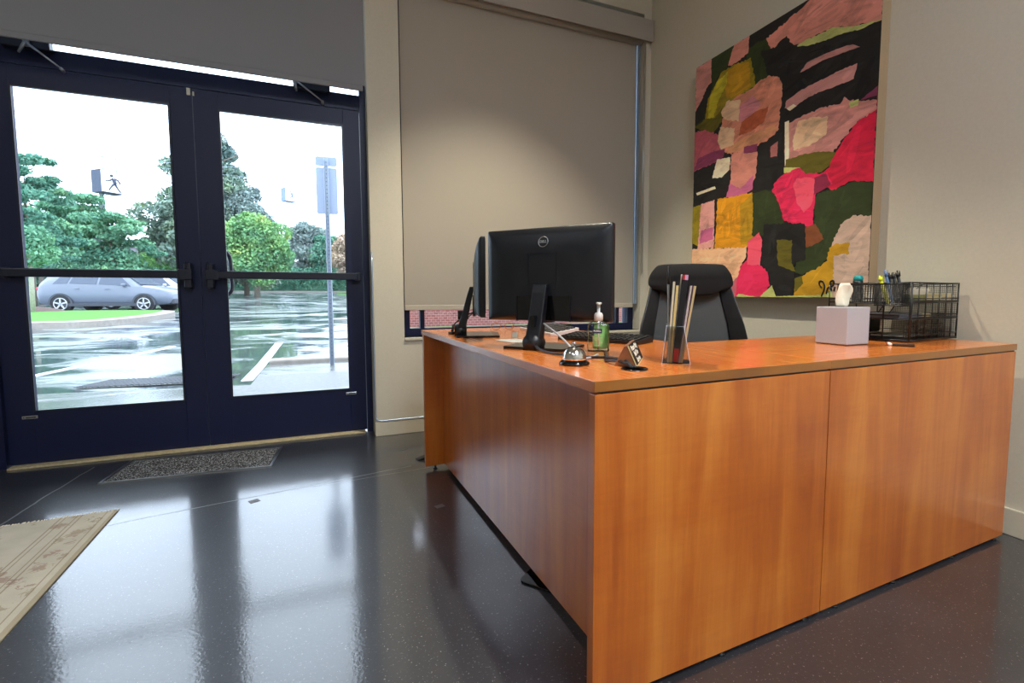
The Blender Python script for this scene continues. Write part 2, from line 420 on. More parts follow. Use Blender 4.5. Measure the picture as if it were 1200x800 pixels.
# ---------------------------------------------------------------- roller shades
sh = thing('roller_shade', 'roller shade lowered over the door transom, darkened as if backlit', 'roller shade', (-.63, 3.3, 2.211))
M['shade_backlit'] = speckled('door_shade_fabric', (140,140,144), .92, .05, 700, .08)  # same shade cloth, its backlit dimness put into a darker, greyer colour
obj('fabric', B().b2(-1.4, .892, -.001, .001, .03, 1.02), 'shade_backlit', sh)
b = B(); b.box((-.256,0,.012), (2.27,.014,.034), bev=.005); obj('hem_bar', b, 'shade_backlit', sh)
b = B(); b.cyl((-1.42,.02,1.0), (.896,.02,1.0), .028); obj('roller_tube', b, 'valance', sh)
sh = thing('roller_shade', 'taupe roller shade with deep valance, lowered almost to the desk', 'roller shade', (1.4, 3.36, .83))
obj('fabric', B().b2(-.912, .926, -.001, .001, .028, 2.23), 'shade', sh)
b = B(); b.box((.007,0,.017), (1.838,.008,.034), bev=.003); obj('hem_bar', b, 'shade_hem', sh)
b = B(); b.b2(-.93, 1.018, -.10, -.088, 2.075, 2.235, .002); b.b2(-.93, 1.018, -.088, -.0565, 2.215, 2.232)
obj('valance', b, 'valance', sh)
b = B(); b.cyl((-.93,-.02,2.10), (1.0,-.02,2.10), .03); obj('roller_tube', b, 'valance', sh)
b = B(); b.b2(.932, .944, -.03, .002, .03, 2.08); obj('side_channel', b, 'channel', sh)
b = B(); 
b.tube([(.953,-.07,2.07), (.951,-.07,.28)], .0022, 6); b.tube([(.966,-.07,2.07), (.966,-.07,.28)], .0022, 6)
b.tube([(.951,-.07,.28), (.953,-.07,.265), (.960,-.07,.262), (.965,-.07,.27), (.966,-.07,.28)], .0022, 6)
obj('bead_chain', b, 'silver', sh)

# cable raceway running down the door edge and along the baseboard
b = B(); b.tube(smooth_path([(.2755,3.297,1.21), (.2755,3.297,.5), (.2755,3.297,.16), (.279,3.294,.118), (.30,3.292,.1045), (.36,3.292,.1015), (.7,3.292,.1015), (1.4,3.292,.1015)], 4), .006, 8)
tag(obj('wire_conduit', b, 'channel'), 'thin pale conduit down the door edge and along the baseboard', 'conduit')

# ---------------------------------------------------------------- ceiling downlights
M['lamp'] = mat('lamp_lens', (255,225,180), .5, emit=(1,.82,.6), estr=14)
for i, (x, y, p, lab) in enumerate([
    (1.02, 2.23, LP[0], 'recessed round downlight over the shaded window'),
    (1.15, -.15, LP[1], 'recessed round downlight in front of the desk panel'),
    (-1.5, -.6, LP[2], 'recessed round downlight above the rug side'),
    (1.15, -2.2, LP[3], 'recessed round downlight at the rear right'),
    (-1.5, -2.4, LP[4], 'recessed round downlight at the rear left')]):
    t = thing('ceiling_downlight', lab, 'ceiling light', (x, y, ZC), 0, 'recessed ceiling downlights')
    b = B(); b.lathe([(.07,0), (.095,0), (.095,-.006), (.07,-.004), (.07,0)], 32); obj('trim_ring', b, 'white_pl', t)
    b = B(); b.lathe([(0,-.002), (.068,-.002)], 32); obj('lens', b, 'lamp', t)
    ld = bpy.data.lights.new('downlight_lamp', 'SPOT'); ld.energy = p; ld.color = (1,.92,.74); ld.spot_size = R(83); ld.spot_blend = .6; ld.shadow_soft_size = .035
    lo = bpy.data.objects.new('downlight_lamp', ld); COL.objects.link(lo); lo.parent = t; lo.location = (0,0,-.06)

# added ceiling panels, invented to fill the room with soft light
M['panel'] = mat('fill_panel_diffuser', (240,240,236), .6, emit=(1,.96,.9), estr=2.0)
for i, (x, y, lab) in enumerate([(.75,-1.15,'added fill light panel nearest the desk front'), (-1.9,-1.15,'added fill light panel above the rug'), (.75,-2.75,'added fill light panel near the rear wall, desk side'), (-1.9,-2.75,'added fill light panel near the rear wall, rug side'), (-2.6,1.0,'added fill light panel left of the entrance doors')]):
    t = thing('ceiling_panel_light', lab, 'ceiling light', (x,y,ZC), 0, 'added fill light panels')
    b = B(); b.b2(-.62,.62,-.32,.32,-.02,0,.003); obj('fill_panel_frame', b, 'white_pl', t)
    b = B(); b.b2(-.59,.59,-.29,.29,-.022,-.0205); obj('diffuser', b, 'panel', t)
    ld = bpy.data.lights.new('fill_panel_lamp', 'AREA'); ld.shape = 'RECTANGLE'; ld.size = 1.18; ld.size_y = .58; ld.energy = FILL_P[i]; ld.color = (.86,.97,1.16)
    lo = bpy.data.objects.new('fill_panel_lamp', ld); COL.objects.link(lo); lo.parent = t; lo.location = (0,0,-.024)
# ---------------------------------------------------------------- reception desk (two units in an L)
DA = .0363
def desk_pt(x, y, z=0): return (.5188+x*math.cos(DA)-y*math.sin(DA), .8831+x*math.sin(DA)+y*math.cos(DA), z)
dk = thing('reception_desk', 'cherry laminate desk unit with the long return running towards the window', 'desk', (.5188,.8831,0), DA, 'cherry reception desk units')
b = B(); b.prism([(0,0),(.7765,0),(.7765,.525),(.768,.548),(.748,.585),(.737,.63),(.737,1.70),(0,1.70)], .7255, .75, 'z', .0012)
wt = obj('worktop', b, ['wood_y','wood_edge'], dk)
for p in wt.data.polygons:
    if abs(p.normal.y) > .8 and p.normal.y < 0: p.material_index = 1
obj('front_panel', B().b2(.0015, .7755, .001, .026, .014, .7205, .001), 'wood_z', dk)
b = B(); b.b2(.02,.77,.004,.022,.7205,.7255); b.b2(.3,.32,.03,.2,.69,.7255); obj('spacer', b, 'black', dk)
obj('modesty_panel', B().b2(.104, .124, .026, 1.655, .022, .7255, .001), 'wood_z', dk)
obj('end_panel', B().b2(.0015, .735, 1.655, 1.68, .022, .7255, .001), 'wood_z', dk)
obj('side_panel', B().b2(.7505, .7755, .026, .5, .014, .7205, .001), 'wood_z', dk)
for (x, y) in ((.05,.0135),(.4,.0135),(.72,.0135),(.055,1.6675),(.66,1.6675)):
    h = .014 if y < 1 else .022
    b = B(); b.lathe([(0,0),(.012,0),(.012,.005),(.006,.006),(.006,h),(0,h)], 16, (x,y,0)); obj('leveling_foot', b, 'black', dk)
b = B(); b.lathe([(.0,.0),(.024,.0),(.026,.0015),(.031,.0035),(.033,.0015),(.0335,0)], 32, (.181,.104,.75)); gm = obj('grommet', b, 'black_gloss', dk); gm['label'] = 'round black cable grommet'
dk2 = thing('reception_desk', 'cherry laminate desk unit carrying the tissue box and file organizer', 'desk', (.5188,.8831,0), DA, 'cherry reception desk units')
wt = obj('worktop', B().b2(.778, 1.85, 0, .565, .7255, .75, .0012), ['wood_x','wood_edge'], dk2)
for p in wt.data.polygons:
    if p.normal.y < -.8: p.material_index = 1
obj('front_panel', B().b2(.7785, 1.8465, .001, .026, .014, .7205, .001), 'wood_z', dk2)
b = B(); b.b2(.78,1.84,.004,.022,.7205,.7255); obj('spacer', b, 'black', dk2)
obj('end_panel', B().b2(1.8215, 1.8465, .026, .55, .014, .7205, .001), 'wood_z', dk2)
obj('side_panel', B().b2(.7785, .8035, .026, .55, .014, .7205, .001), 'wood_z', dk2)
for (x, y) in ((.86,.0135),(1.15,.0135),(1.5,.0135),(1.8,.0135),(1.834,.5)):
    b = B(); b.lathe([(0,0),(.012,0),(.012,.005),(.006,.006),(.006,.014),(0,.014)], 16, (x,y,0)); obj('leveling_foot', b, 'black', dk2)

# ---------------------------------------------------------------- office chair (faces the camera side, half hidden by the desk)
ch = thing('office_chair', 'black high-back office chair with mesh back behind the desk', 'chair', (1.373, 1.486, 0), R(-30))
YBk = .30
def prof(z):  # half width of back by height
    pts = [(.44,.20),(.5,.255),(.6,.305),(.7,.312),(.8,.288),(.9,.252),(.98,.228),(1.0,.22)]
    for (a, wa), (c, wc) in zip(pts, pts[1:]):
        if a <= z <= c: return .77*(wa+(wc-wa)*(z-a)/(c-a))
    return .77*pts[-1][1]
def backy(z): return YBk-.02+.06*((z-.45)/.55)-.05*math.sin(max(0,(z-.45))/.55*PI)
zs = [.44+.03*i for i in range(19)]+[1.0]
for s in (-1, 1):
    b = B(); rings = []
    for z in zs:
        w_ = prof(z); y = backy(z); wi = w_-.068+.02*max(0,(z-.75)/.25)
        rings.append([(s*wi, y+.012, z), (s*w_, y-.05*(.3+(1-z)), z), (s*w_, y+.018, z), (s*wi, y+.030, z)])
    b.loft(rings); obj('back_frame', b, 'black', ch, bevel=.004)
b = B(); rings = []
for z in zs:
    w_ = prof(z)-.058+.012*max(0,(z-.75)/.25); y = backy(z)+.02
    rings.append([(-w_, y, z), (0, y+.02, z), (w_, y, z), (w_, y+.004, z), (0, y+.024, z), (-w_, y+.004, z)])
b.loft(rings); mp = obj('mesh_panel', b, 'mesh_grey', ch); mp['label'] = 'grey mesh back panel'
b = B(); b.box((0, backy(.95)+.035, .93), (.03,.02,.13), bev=.004); b.box((0, YBk+.06, .60), (.06,.03,.56), bev=.01); b.box((0,YBk-.02,.39),(.08,.2,.05),bev=.01); obj('spine', b, 'black', ch)
# head pad: rounded, wide, bulging forwards
b = B(); rings = []
for i in range(13):
    t = i/12; z = .945+.130*t
    hw = .190*(1-max(0,t-.35)**2*.62) if t > .2 else .190*(.72+1.4*t)
    d = .036*math.sin(PI*(.12+.80*t))+.004; yc = backy(min(z,1.0))-.012
    rings.append([(hw*math.cos(a)*(1 if abs(math.cos(a))>.9 else .98), yc+d*math.sin(a)-.025*(1-(abs(math.cos(a)))**2)*.4, z-.035*(abs(math.cos(a))<.75)*max(0,.35-t)*1.6) for a in [k*2*PI/24 for k in range(24)]])
b.loft(rings, smooth=True); obj('head_pad', b, 'black_soft', ch, sub=1)
b = B(); b.prism(rrect(-.25,.25,-.24,.23,.09), .43, .50, 'z', .02); obj('seat', b, 'black_soft', ch)
for s in (-1,1):
    b = B(); b.box((s*.30,-.02,.645), (.075,.25,.025), bev=.01); b.tube(smooth_path([(s*.30,.0,.635),(s*.315,.0,.55),(s*.29,.0,.44),(s*.2,.0,.42)],4), .014, 8); obj('armrest', b, 'black', ch)
b = B(); b.cyl((0,0,.09),(0,0,.43),.025); b.cyl((0,0,.07),(0,0,.14),.045); obj('gas_column', b, 'black', ch)
for k in range(5):
    a = R(18+72*k); b = B(); b.tube([(0,0,.11),(.30*math.cos(a),.30*math.sin(a),.075)], [.025,.016], 8); lg = obj('base_leg', b, 'black', ch)
    b = B(); cx_, cy2 = .30*math.cos(a), .30*math.sin(a)
    b.cyl((cx_-.018*math.sin(a), cy2+.018*math.cos(a), .028), (cx_+.018*math.sin(a), cy2-.018*math.cos(a), .028), .028); b.cyl((cx_,cy2,.03),(cx_,cy2,.075),.008); obj('caster', b, 'black', lg)

# ---------------------------------------------------------------- monitors
def make_monitor(label, loc, rz):
    t = thing('computer_monitor', label, 'monitor', loc, rz, 'computer monitors on the desk')
    W, Z0, Z1 = .243, .092, .417
    zc = (Z0+Z1)/2
    # shell: loft from the front bezel back to a bulged rear
    def ring(hw, z0, z1, y, r):
        return [(px, y, pz) for px, pz in rrect(-hw, hw, z0, z1, r, 4)]
    b = B(); rings = [ring(W,Z0,Z1,.012,.006), ring(W,Z0,Z1,-.004,.006), ring(W-.004,Z0+.003,Z1-.004,-.010,.008), ring(W-.03,Z0+.008,Z1-.03,-.022,.02), ring(W-.07,Z0+.014,Z1-.075,-.032,.03), ring(W-.13,Z0+.03,Z1-.13,-.037,.03)]
    b.loft(rings, smooth=False)
    shell = obj('shell', b, 'monitor', t, smooth=False)
    for p in shell.data.polygons: p.use_smooth = abs(p.normal.y) > .3 and len(p.vertices) == 4
    obj('screen', B().b2(-W+.008, W-.008, .012, .0135, Z0+.02, Z1-.008), 'screen', t)
    # recessed port bay behind the neck, drawn by its raised surround
    b = B(); b.b2(-.100,.105,-.0375,-.030,Z0+.004,Z0+.088); bay = obj('port_bay', b, 'black_gloss', t)
    b = B(); b.b2(-.105,.110,-.0405,-.028,Z0+.088,Z0+.0905); b.b2(.105,.1065,-.041,-.028,Z0+.0,Z0+.09); b.b2(-.1015,-.100,-.0405,-.028,Z0+.0,Z0+.09)
    obj('bay_lip', b, 'monitor', t)
    b = B(); window_rect(b, -.055,.055, Z0+.115, Z0+.235, -.0382,-.0365,.0012); obj('mount_cover', b, 'monitor', t)
    # badge
    b = B(); ring_pts = [(.018*math.cos(a), 0, .018*math.sin(a)) for a in [k*2*PI/40 for k in range(40)]]
    b.tube(ring_pts, .0013, 6, closed=True); lg = obj('badge_ring', b, 'silver', t); lg.location = (.0,-.0288,Z1-.052); lg.rotation_euler = (R(-12.5),0,0)
    text('badge_lettering', 'DELL', .0125, 'silver', lg, (0,-.0004,0), (PI/2,0,0), .0006, .95, sx=1.0)
    # neck leaning from foot to panel, with a cable slot
    b = B(); rings = []
    for z, y, hw, d in ((.008,-.098,.026,.02), (.05,-.088,.027,.018), (.10,-.074,.026,.015), (.19,-.052,.026,.012), (.22,-.044,.026,.010)):
        rings.append([(-hw,y-d,z),(hw,y-d,z),(hw,y+d,z),(-hw,y+d,z)])
    b.loft(rings); nk = obj('stand_neck', b, 'monitor', t, bevel=.003)
    b = B(); b.prism(rrect(-.008,.008,.075,.115,.007), -.108, -.06, 'y'); obj('cable_slot', b, 'black_gloss', nk)
    b = B(); b.cyl((0,-.122,.024),(0,-.07,.024),.030,.030,28); obj('swivel_cap', b, 'monitor', t)
    b = B(); b.prism(rrect(-.115,.115,-.115,.075,.012), 0, .009, 'z', .0015); obj('stand_base', b, 'black_gloss', t)
    return t
make_monitor('wide black monitor seen from behind, logo on its back', (.712,1.545,.75), R(-51.8))
mn = make_monitor('black monitor seen edge-on at the window end of the desk', (.645,2.10,.75), R(-106.5))

# ---------------------------------------------------------------- small things on the desk
T = .75
# service bell
t = thing('service_bell', 'chrome service bell on a black base at the desk corner', 'bell', (.598,1.125,T))
b = B(); b.lathe([(0,0),(.040,0),(.0405,.005),(.037,.008),(.034,.011),(.030,.0125),(0,.0125)]); obj('base', b, 'black_gloss', t)
b = B(); b.lathe([(.0305,.013),(.0315,.0145),(.0315,.019),(.029,.031),(.023,.041),(.013,.0465),(.004,.048),(0,.048)], 40); obj('dome', b, 'chrome', t)
b = B(); b.lathe([(0,.047),(.0035,.047),(.0035,.0555),(.0055,.056),(.0055,.059),(.003,.0605),(0,.0605)], 20); obj('button', b, 'chrome', t)
# hand sanitizer
t = thing('hand_sanitizer', 'clear pump bottle of hand sanitizer with green label', 'bottle', (.812,1.362,T), R(-24))
def srect(hx_, hy_, r, z): return [(x, y, z) for x, y in rrect(-hx_, hx_, -hy_, hy_, r, 4)]
b = B(); b.loft([srect(.032,.019,.008,0), srect(.034,.021,.009,.003), srect(.034,.021,.009,.082), srect(.030,.019,.012,.091), srect(.013,.013,.0125,.099), srect(.0125,.0125,.012,.103)], smooth=True)
obj('bottle', b, 'liquid', t)
M['label_green'] = speckled('green_label', (150,220,132), .5, .15, 30, 0); M['label_dark'] = mat('navy_label', (28,30,62), .4)
M['label_cream'] = mat('cream_label', (205,190,140), .5)
b = B(); b.b2(-.012,.0325,.014,.0148,.006,.088); b.mi = 1; b.b2(-.017,-.012,.013,.0148,.010,.05); obj('back_label', b, ['label_green','label_cream'], t)
b = B(); b.b2(-.021,.009,-.0222,-.0213,.060,.075); lb = obj('brand_label', b, 'label_dark', t)
text('brand_lettering', 'PURELL', .0082, 'white_pl', lb, (-.006,-.0224,.0675), (PI/2,0,0), .0002, .85)
b = B()
for k, w_ in enumerate((.022,.026,.018,.024,.020)): b.b2(-.014,-.014+w_,-.0222,-.0214,.052-.008*k,.0545-.008*k)
obj('small_print', b, 'label_cream', t)
b = B(); b.lathe([(0,.100),(.0145,.100),(.0145,.118),(.012,.124),(.009,.126),(.005,.127),(.005,.152),(0,.152)], 24)
b.box((0,-.004,.156), (.016,.030,.007), bev=.003); b.box((0,-.02,.153), (.006,.012,.005), bev=.002); b.cyl((0,0,.004),(0,0,.1),.0022,seg=8); obj('pump', b, 'white_pl', t)
# tent sign
t = thing('tent_sign', 'small wooden tent sign with black face beside the cable hole', 'sign', (.765,1.115,T), math.atan2(.17,.145))
L2 = .095
M['sign_wood'] = wood('sign_wood', 'y', (96,50,22), (128,72,34), (150,92,48), .5)
b = B(); b.prism([(-.026,0),(.030,0),(.004,.052),(-.003,.052)], -L2, L2, 'x', .0008); obj('wood_wedge', b, 'sign_wood', t)
M['sign_white'] = mat('sign_white', (232,228,214), .5)
for o in t.children: pass
b = B(); b.box((0,0,0),(2*L2,.0015,.056)); fc = obj('sign_face', b, 'black', t, (0,-.0165,.026), (R(-24),0,0)); fc['label'] = 'black face with pale lettering'
for k, s_ in enumerate(('Please Ring', 'Bell For', 'Service')):
    text('sign_lettering', s_, .0195, 'sign_white', fc, (0,-.0010,.017-.0175*k), (PI/2,0,0), .0003, 1, sx=1.45)
b = B(); b.b2(-L2-.001,-L2+.003,-.0015,.001,-.0285,.0285); b.b2(-L2,L2,-.0012,.001,-.029,-.027); obj('sign_edge', b, 'label_cream', fc)
# cables into the grommet
M['cord'] = mat('charcoal_cord', (34,34,40), .35)
gx, gy, _ = desk_pt(.181,.104)
b = B(); b.tube(smooth_path([(.655,1.475,T+.075),(.632,1.475,T+.03),(.630,1.40,T+.006),(.655,1.26,T+.006),(.70,1.19,T+.006),(.715,1.12,T+.012),(.703,1.04,T+.014),(gx-.006,gy,T+.004)],7), .004, 8)
tag(obj('monitor_cable', b, 'cord'), 'dark cable looping from the monitor stand past the bell into the desk hole', 'cable', None)
b = B(); b.tube(smooth_path([(.80,1.30,T+.0045),(.755,1.215,T+.0045),(.72,1.165,T+.0045),(.70,1.13,T+.0045),(.692,1.06,T+.012),(gx+.005,gy+.003,T+.004)],7), .004, 8)
tag(obj('monitor_cable', b, 'cord'), 'dark cable running behind the sanitizer bottle to the desk hole', 'cable', None)
b = B(); b.tube(smooth_path([(.668,1.478,T+.088),(.672,1.38,T+.06),(.660,1.27,T+.032),(.655,1.21,T+.0055),(.69,1.20,T+.0045),(.75,1.26,T+.0045)],7), .0032, 8)
M['cord_pale'] = mat('pale_cord', (170,172,180), .3)
tag(obj('monitor_cable', b, 'cord_pale'), 'pale thin cable sloping from the monitor neck down behind the bell', 'cable', None)
b = B(); b.tube(smooth_path([(.56,2.27,T+.02),(.55,2.22,T+.05),(.575,2.16,T+.085),(.62,2.12,T+.11),(.63,2.10,T+.13)],7), .003, 8)
b.tube(smooth_path([(.545,2.24,T+.004),(.56,2.26,T+.05),(.60,2.2,T+.075),(.63,2.13,T+.12)],7), .003, 8)
tag(obj('cable_bundle', b, 'cord'), 'tangle of thin black cables behind the edge-on monitor', 'cable')
t = thing('cable_clamp', 'small black clamp on the desk edge holding monitor cables', 'clamp', (.555,2.235,T), R(20))
obj('jaw', B().box((0,0,.006),(.06,.035,.012),bev=.003), 'black', t); b = B(); b.tube([(-.02,0,.012),(-.012,0,.045),(.012,0,.045),(.02,0,.012)],.004,8); obj('clip', b, 'black', t)

# brochure holder and what it holds
ax = thing('brochure_holder', 'clear acrylic holder standing on the front desk with brochures', 'holder', (.880,1.062,T), R(-39.6))
b = B(); tk = .002
b.b2(-.034,.036,-.045,.045,0,tk); b.box((-.031,0,.05),(tk,.09,.10),(0,R(6),0)); b.box((.008,0,.05),(tk,.09,.10),(0,R(9),0))
for y in (-.045,.045): b.prism([(-.036,0),(.036,0),(.018,.10),(-.026,.10)], y-.001, y+.001, 'y')
b.box((.027,0,.05),(tk,.09,.10),(0,R(-10),0)); obj('holder_shell', b, 'acrylic', ax)
M['acrylic_glint'] = mat('acrylic_glint', (206,208,220), .15)  # pale opaque rods stand in for glints along the acrylic edges
b = B()
for y in (-.0455,.0455): b.tube([(-.036,y,0),(-.026,y,.10),(.018,y,.10),(.036,y,0)], .0011, 5, closed=True)
b.tube([(-.026,-.0455,.10),(-.026,.0455,.10)], .0013, 5); b.tube([(.018,-.0455,.10),(.018,.0455,.10)], .0013, 5); obj('edge_glints', b, 'acrylic_glint', ax)
def leafl(label, dx, wdt, h, th, lean, col1, col2, name='brochure', dy=0, z0=.003, band=.0):
    m1 = name+'_'+'%d_%d_%d' % col1
    if m1 not in M: M[m1] = speckled(m1, col1, .4, .08, 60, 0)
    m2 = name+'_b_'+'%d_%d_%d' % col2
    if m2 not in M: M[m2] = mat(m2, col2, .35)
    loc = Vector((.880,1.062,T)); r_ = Matrix.Rotation(R(-39.6),3,'Z'); loc = loc + r_@Vector((dx,dy,z0+.5*th*abs(math.sin(lean))))
    t = thing(name, label, 'brochure', loc, R(-39.6), 'brochures in the clear holder')
    b = B(); b.box((0,0,h/2),(th,wdt,h)); o = obj('pages', b, m1, t, rot=(0,lean,0))
    b = B(); b.box((th/2+.0005,0,h/2),(.0008,wdt,h)); b.box((-th/2-.0005,0,h/2),(.0008,wdt,h))
    if band: b.box((0,-wdt/2-.0006,band/2),(th+.001,.0008,band))
    obj('cover', b, m2, t, rot=(0,lean,0)); return t
leafl('cream folded brochure at the window side of the clear holder', -.021, .085, .215, .005, R(3.2), (205,196,170), (120,112,96))
leafl('yellowish brochure standing upright next to the cream one', -.0145, .085, .205, .005, R(4), (214,190,120), (190,180,150))
leafl('tall thin white card sticking up above the other brochures', -.0105, .06, .235, .002, R(5), (220,218,210), (214,210,198))
leafl('thick black booklet with a red foot in the middle of the holder', -.002, .085, .232, .014, R(5.2), (24,22,26), (20,19,24), band=.035)
leafl('purple and white brochure leaning against the booklet', .0085, .085, .205, .005, R(7.2), (188,180,170), (98,38,104))
leafl('tan brochure leaning at the chair side of the holder', .0135, .085, .205, .004, R(8.6), (200,176,132), (196,170,130))
M['red'] = mat('red_print', (196,38,40), .4); M['pinkp'] = mat('pink_print', (214,160,196), .4)
for o in [o for o in bpy.data.objects if o.name.startswith('brochure') and o.get('label','').startswith('thick black')]:
    ck = [c for c in o.children if c.name.startswith('cover')][0]
    b = B(); b.box((0,-.0437,.019),(.0135,.0012,.036)); obj('red_band', b, 'red', ck)
    b = B(); b.box((.001,-.0437,.226),(.0135,.0012,.013)); b.mi = 1; b.box((-.003,-.0441,.226),(.005,.0012,.013)); obj('top_band', b, ['pinkp','red'], ck)
def pen(name, label, base, tip, r, cols, group, cat='pen', cap=None):
    A, Bp = Vector(base), Vector(tip); d = Bp-A; L_ = d.length
    t = bpy.data.objects.new(name, None); COL.objects.link(t); t.location = A; t.rotation_mode = 'QUATERNION'; t.rotation_quaternion = d.to_track_quat('Z','Y'); tag(t, label, cat, group)
    b = B(); b.lathe([(0,0),(r*.4,.002),(r,.012),(r,L_*.82),(r*.9,L_*.83),(0,L_*.83)], 12); obj('barrel', b, cols[0], t)
    b = B(); b.lathe([(0,L_*.80),(r*1.12,L_*.80),(r*1.12,L_*.93),(r*.55,L_*.94),(r*.5,L_),(0,L_)], 12); b.box((0,r*1.4,L_*.9),(.003,.0015,L_*.16)); obj('cap', b, cols[1], t); return t
pen('pen', 'slim grey pen sticking up out of the brochure holder', (.872,1.080,T+.01), (.866,1.086,T+.262), .0032, ('silver','black'), None)

# tissue box and tissue
t = thing('tissue_box', 'pale grey cube tissue box with a tissue pulled up', 'tissue box', (1.765,1.207,T), R(1))
M['tissue_box'] = mat('tissue_box_card', (174,175,184), .35); M['tissue'] = speckled('tissue_paper', (238,230,208), .85, .04, 40, .1)
hx_, hy_, h_ = .0625, .060, .138
b = B(); b.b2(-hx_,hx_,-hy_,hy_,.003,h_,.003); obj('box', b, 'tissue_box', t)
b = B(); b.b2(-hx_+.003,hx_-.003,-hy_+.003,hy_-.003,0,.0035); obj('base', b, 'black', t)
b = B(); b.lathe([(0,.0004),(.030,.0004)],32,(0,0,h_),1.2,.7); obj('slot', b, 'black', t)
b = B(); rings = []; prof_t = [(-.030,.022,0,.0),(-.034,.026,.018,.0),(-.036,.044,.040,.004),(-.034,.056,.062,.004),(-.030,.044,.082,.0),(-.016,.026,.092,-.004)]
for x0, x1, z, yo in prof_t:
    ring_ = []
    for k in range(16):
        a = k*2*PI/16; xx = (x0+x1)/2+(x1-x0)/2*math.cos(a); yy = yo+.010*math.sin(a)*(1+.4*math.sin(3*a+z*60))+.006*math.sin(xx*160+z*40)
        ring_.append((xx, yy, h_-.004+z+.003*math.sin(5*a)))
    rings.append(ring_)
b.loft(rings, smooth=True); o = obj('tissue', b, 'tissue', t, sub=1); o['label'] = 'crumpled cream tissue'

# ---------------------------------------------------------------- wire desk organizer
ORG = desk_pt(1.507,.185,T); OA = DA+R(3.5)
org = thing('desk_organizer', 'black wire mesh desk organizer with trays and a pen caddy', 'organizer', ORG, OA)
W_, D_, H_ = .385, .30, .228
wr = .0027
b = B()
for (x, y) in ((0,0),(.008,0),(W_,0),(W_,D_),(0,D_),(0,.09),(0,.19)): b.tube([(x,y,.004),(x,y,H_)], wr, 6)
for z in (.006,H_): b.tube([(0,0,z),(W_,0,z),(W_,D_,z),(0,D_,z)], wr, 6, closed=True)
obj('wire_frame', b, 'wire', org)
b = B()
for x in (.06,.115,.17,.225,.28,.33): b.tube([(x,0,.006),(x,0,H_)], .0023, 6)
for z in (.095,.158): b.tube([(0,0,z),(W_,0,z)], .0028, 6)
for z in (.195,): b.tube([(.01,0,z+.02),(W_-.03,0,z+.02)], .0017, 6)
obj('front_grid', b, 'wire', org)
b = B(); n_ = 46
for k in range(n_): b.box((W_+.001, D_*(.5+k)/n_*.999, H_/2+.004),(.0009,.0011,H_-.006))
for k in range(34): b.box((W_+.001, D_/2, .006+(H_-.006)*(.5+k)/34),(.0009,D_,.0011))
b.tube([(W_+.001,0,.004),(W_+.001,D_,.004),(W_+.001,D_,H_),(W_+.001,0,H_)], .003, 6, closed=True); obj('mesh_end_panel', b, 'wire', org)
def tray(z, z2, name='tray'):
    b = B(); k = 0
    for i in range(30): b.box((W_*(.5+i)/30, D_/2, z),(.0026,D_,.0012))
    for i in range(24): b.box((W_/2, D_*(.5+i)/24, z+.0006),(W_,.0026,.0012))
    for (a, c) in (((0,0),(W_,0)),((W_,0),(W_,D_)),((W_,D_),(0,D_)),((0,D_),(0,0))): b.tube([(*a,z),(*c,z)], .0028, 6); b.tube([(*a,z2),(*c,z2)], .002, 6)
    obj(name, b, 'wire', org)
tray(.009,.028); tray(.088,.103); tray(.152,.168)
b = B(); b.box((W_*.5,D_-.02,.045),(W_-.03,.004,.06)); [b.box((.03+W_*.85*k/18,.03,.04),(.002,.002,.05)) for k in range(19)]; [b.box((W_*.5,.03,.018+.009*k),(W_-.05,.002,.002)) for k in range(6)]; obj('drawer', b, 'wire', org)
b = B(); b.tube([(.06,.10,.105),(.13,.06,.225)], .002, 6); b.tube([(.10,.16,.105),(.18,.12,.225)], .002, 6); b.tube([(.16,.10,.17),(.24,.06,.228)],.002,6); obj('divider', b, 'wire', org)
# caddy of two cups hung on the outer side
b = B()
for (y0, y1, z0) in ((.005,.095,.142),(.10,.235,.150)):
    x0, x1 = -.058, -.004
    for z in (z0, H_-.004): b.tube([(x0,y0,z),(x1,y0,z),(x1,y1,z),(x0,y1,z)], .0026, 6, closed=True)
    b.b2(x0,x1,y0,y1,z0,z0+.002)
    for k in range(15): y = y0+(y1-y0)*k/14; b.tube([(x0,y,z0),(x0,y,H_-.004)], .0016, 4); b.tube([(x1,y,z0),(x1,y,H_-.004)], .0016, 4)
    for k in range(8):
        x = x0+(x1-x0)*k/7
        for y in (y0,y1): b.tube([(x,y,z0),(x,y,H_-.004)], .0011, 4)
    for k in range(1,12):
        z = z0+(H_-z0)*k/12; b.tube([(x0,y0,z),(x1,y0,z),(x1,y1,z),(x0,y1,z)], .0009, 4, closed=True)
obj('pen_caddy', b, 'wire', org)
om = Matrix.Translation(ORG) @ Matrix.Rotation(OA,4,'Z')
def OP(x, y, z): return tuple(om @ Vector((x,y,z)))
M['pen_blue'] = mat('blue_grey_pen', (84,112,150), .3); M['hi_yellow'] = mat('highlighter_yellow', (206,214,30), .4)
G_ = 'pens in the wire caddy'
pen('pen', 'blue-grey pen at the window side of the wire caddy bundle', OP(-.022,.047,.146), OP(-.030,.078,.278), .0052, ('pen_blue','pen_blue'), G_)
pen('pen', 'black pen leaning right against the blue-grey pen in the caddy', OP(-.018,.038,.146), OP(-.024,.066,.266), .0055, ('black','black'), G_)
pen('pen', 'black pen in the middle of the caddy bundle', OP(-.014,.029,.146), OP(-.018,.056,.268), .0055, ('black','black'), G_)
pen('pen', 'tallest black pen nearest the tray side of the bundle, with a clip', OP(-.011,.019,.146), OP(-.012,.045,.274), .0055, ('black','black'), G_)
pen('highlighter', 'bright yellow highlighter leaning in the wire caddy', OP(-.036,.057,.146), OP(-.046,.088,.256), .006, ('hi_yellow','hi_yellow'), None, 'highlighter')
t = thing('water_bottle', 'small dark bottle with a round teal lid beside the organizer', 'bottle', OP(-.034,.17,.152))
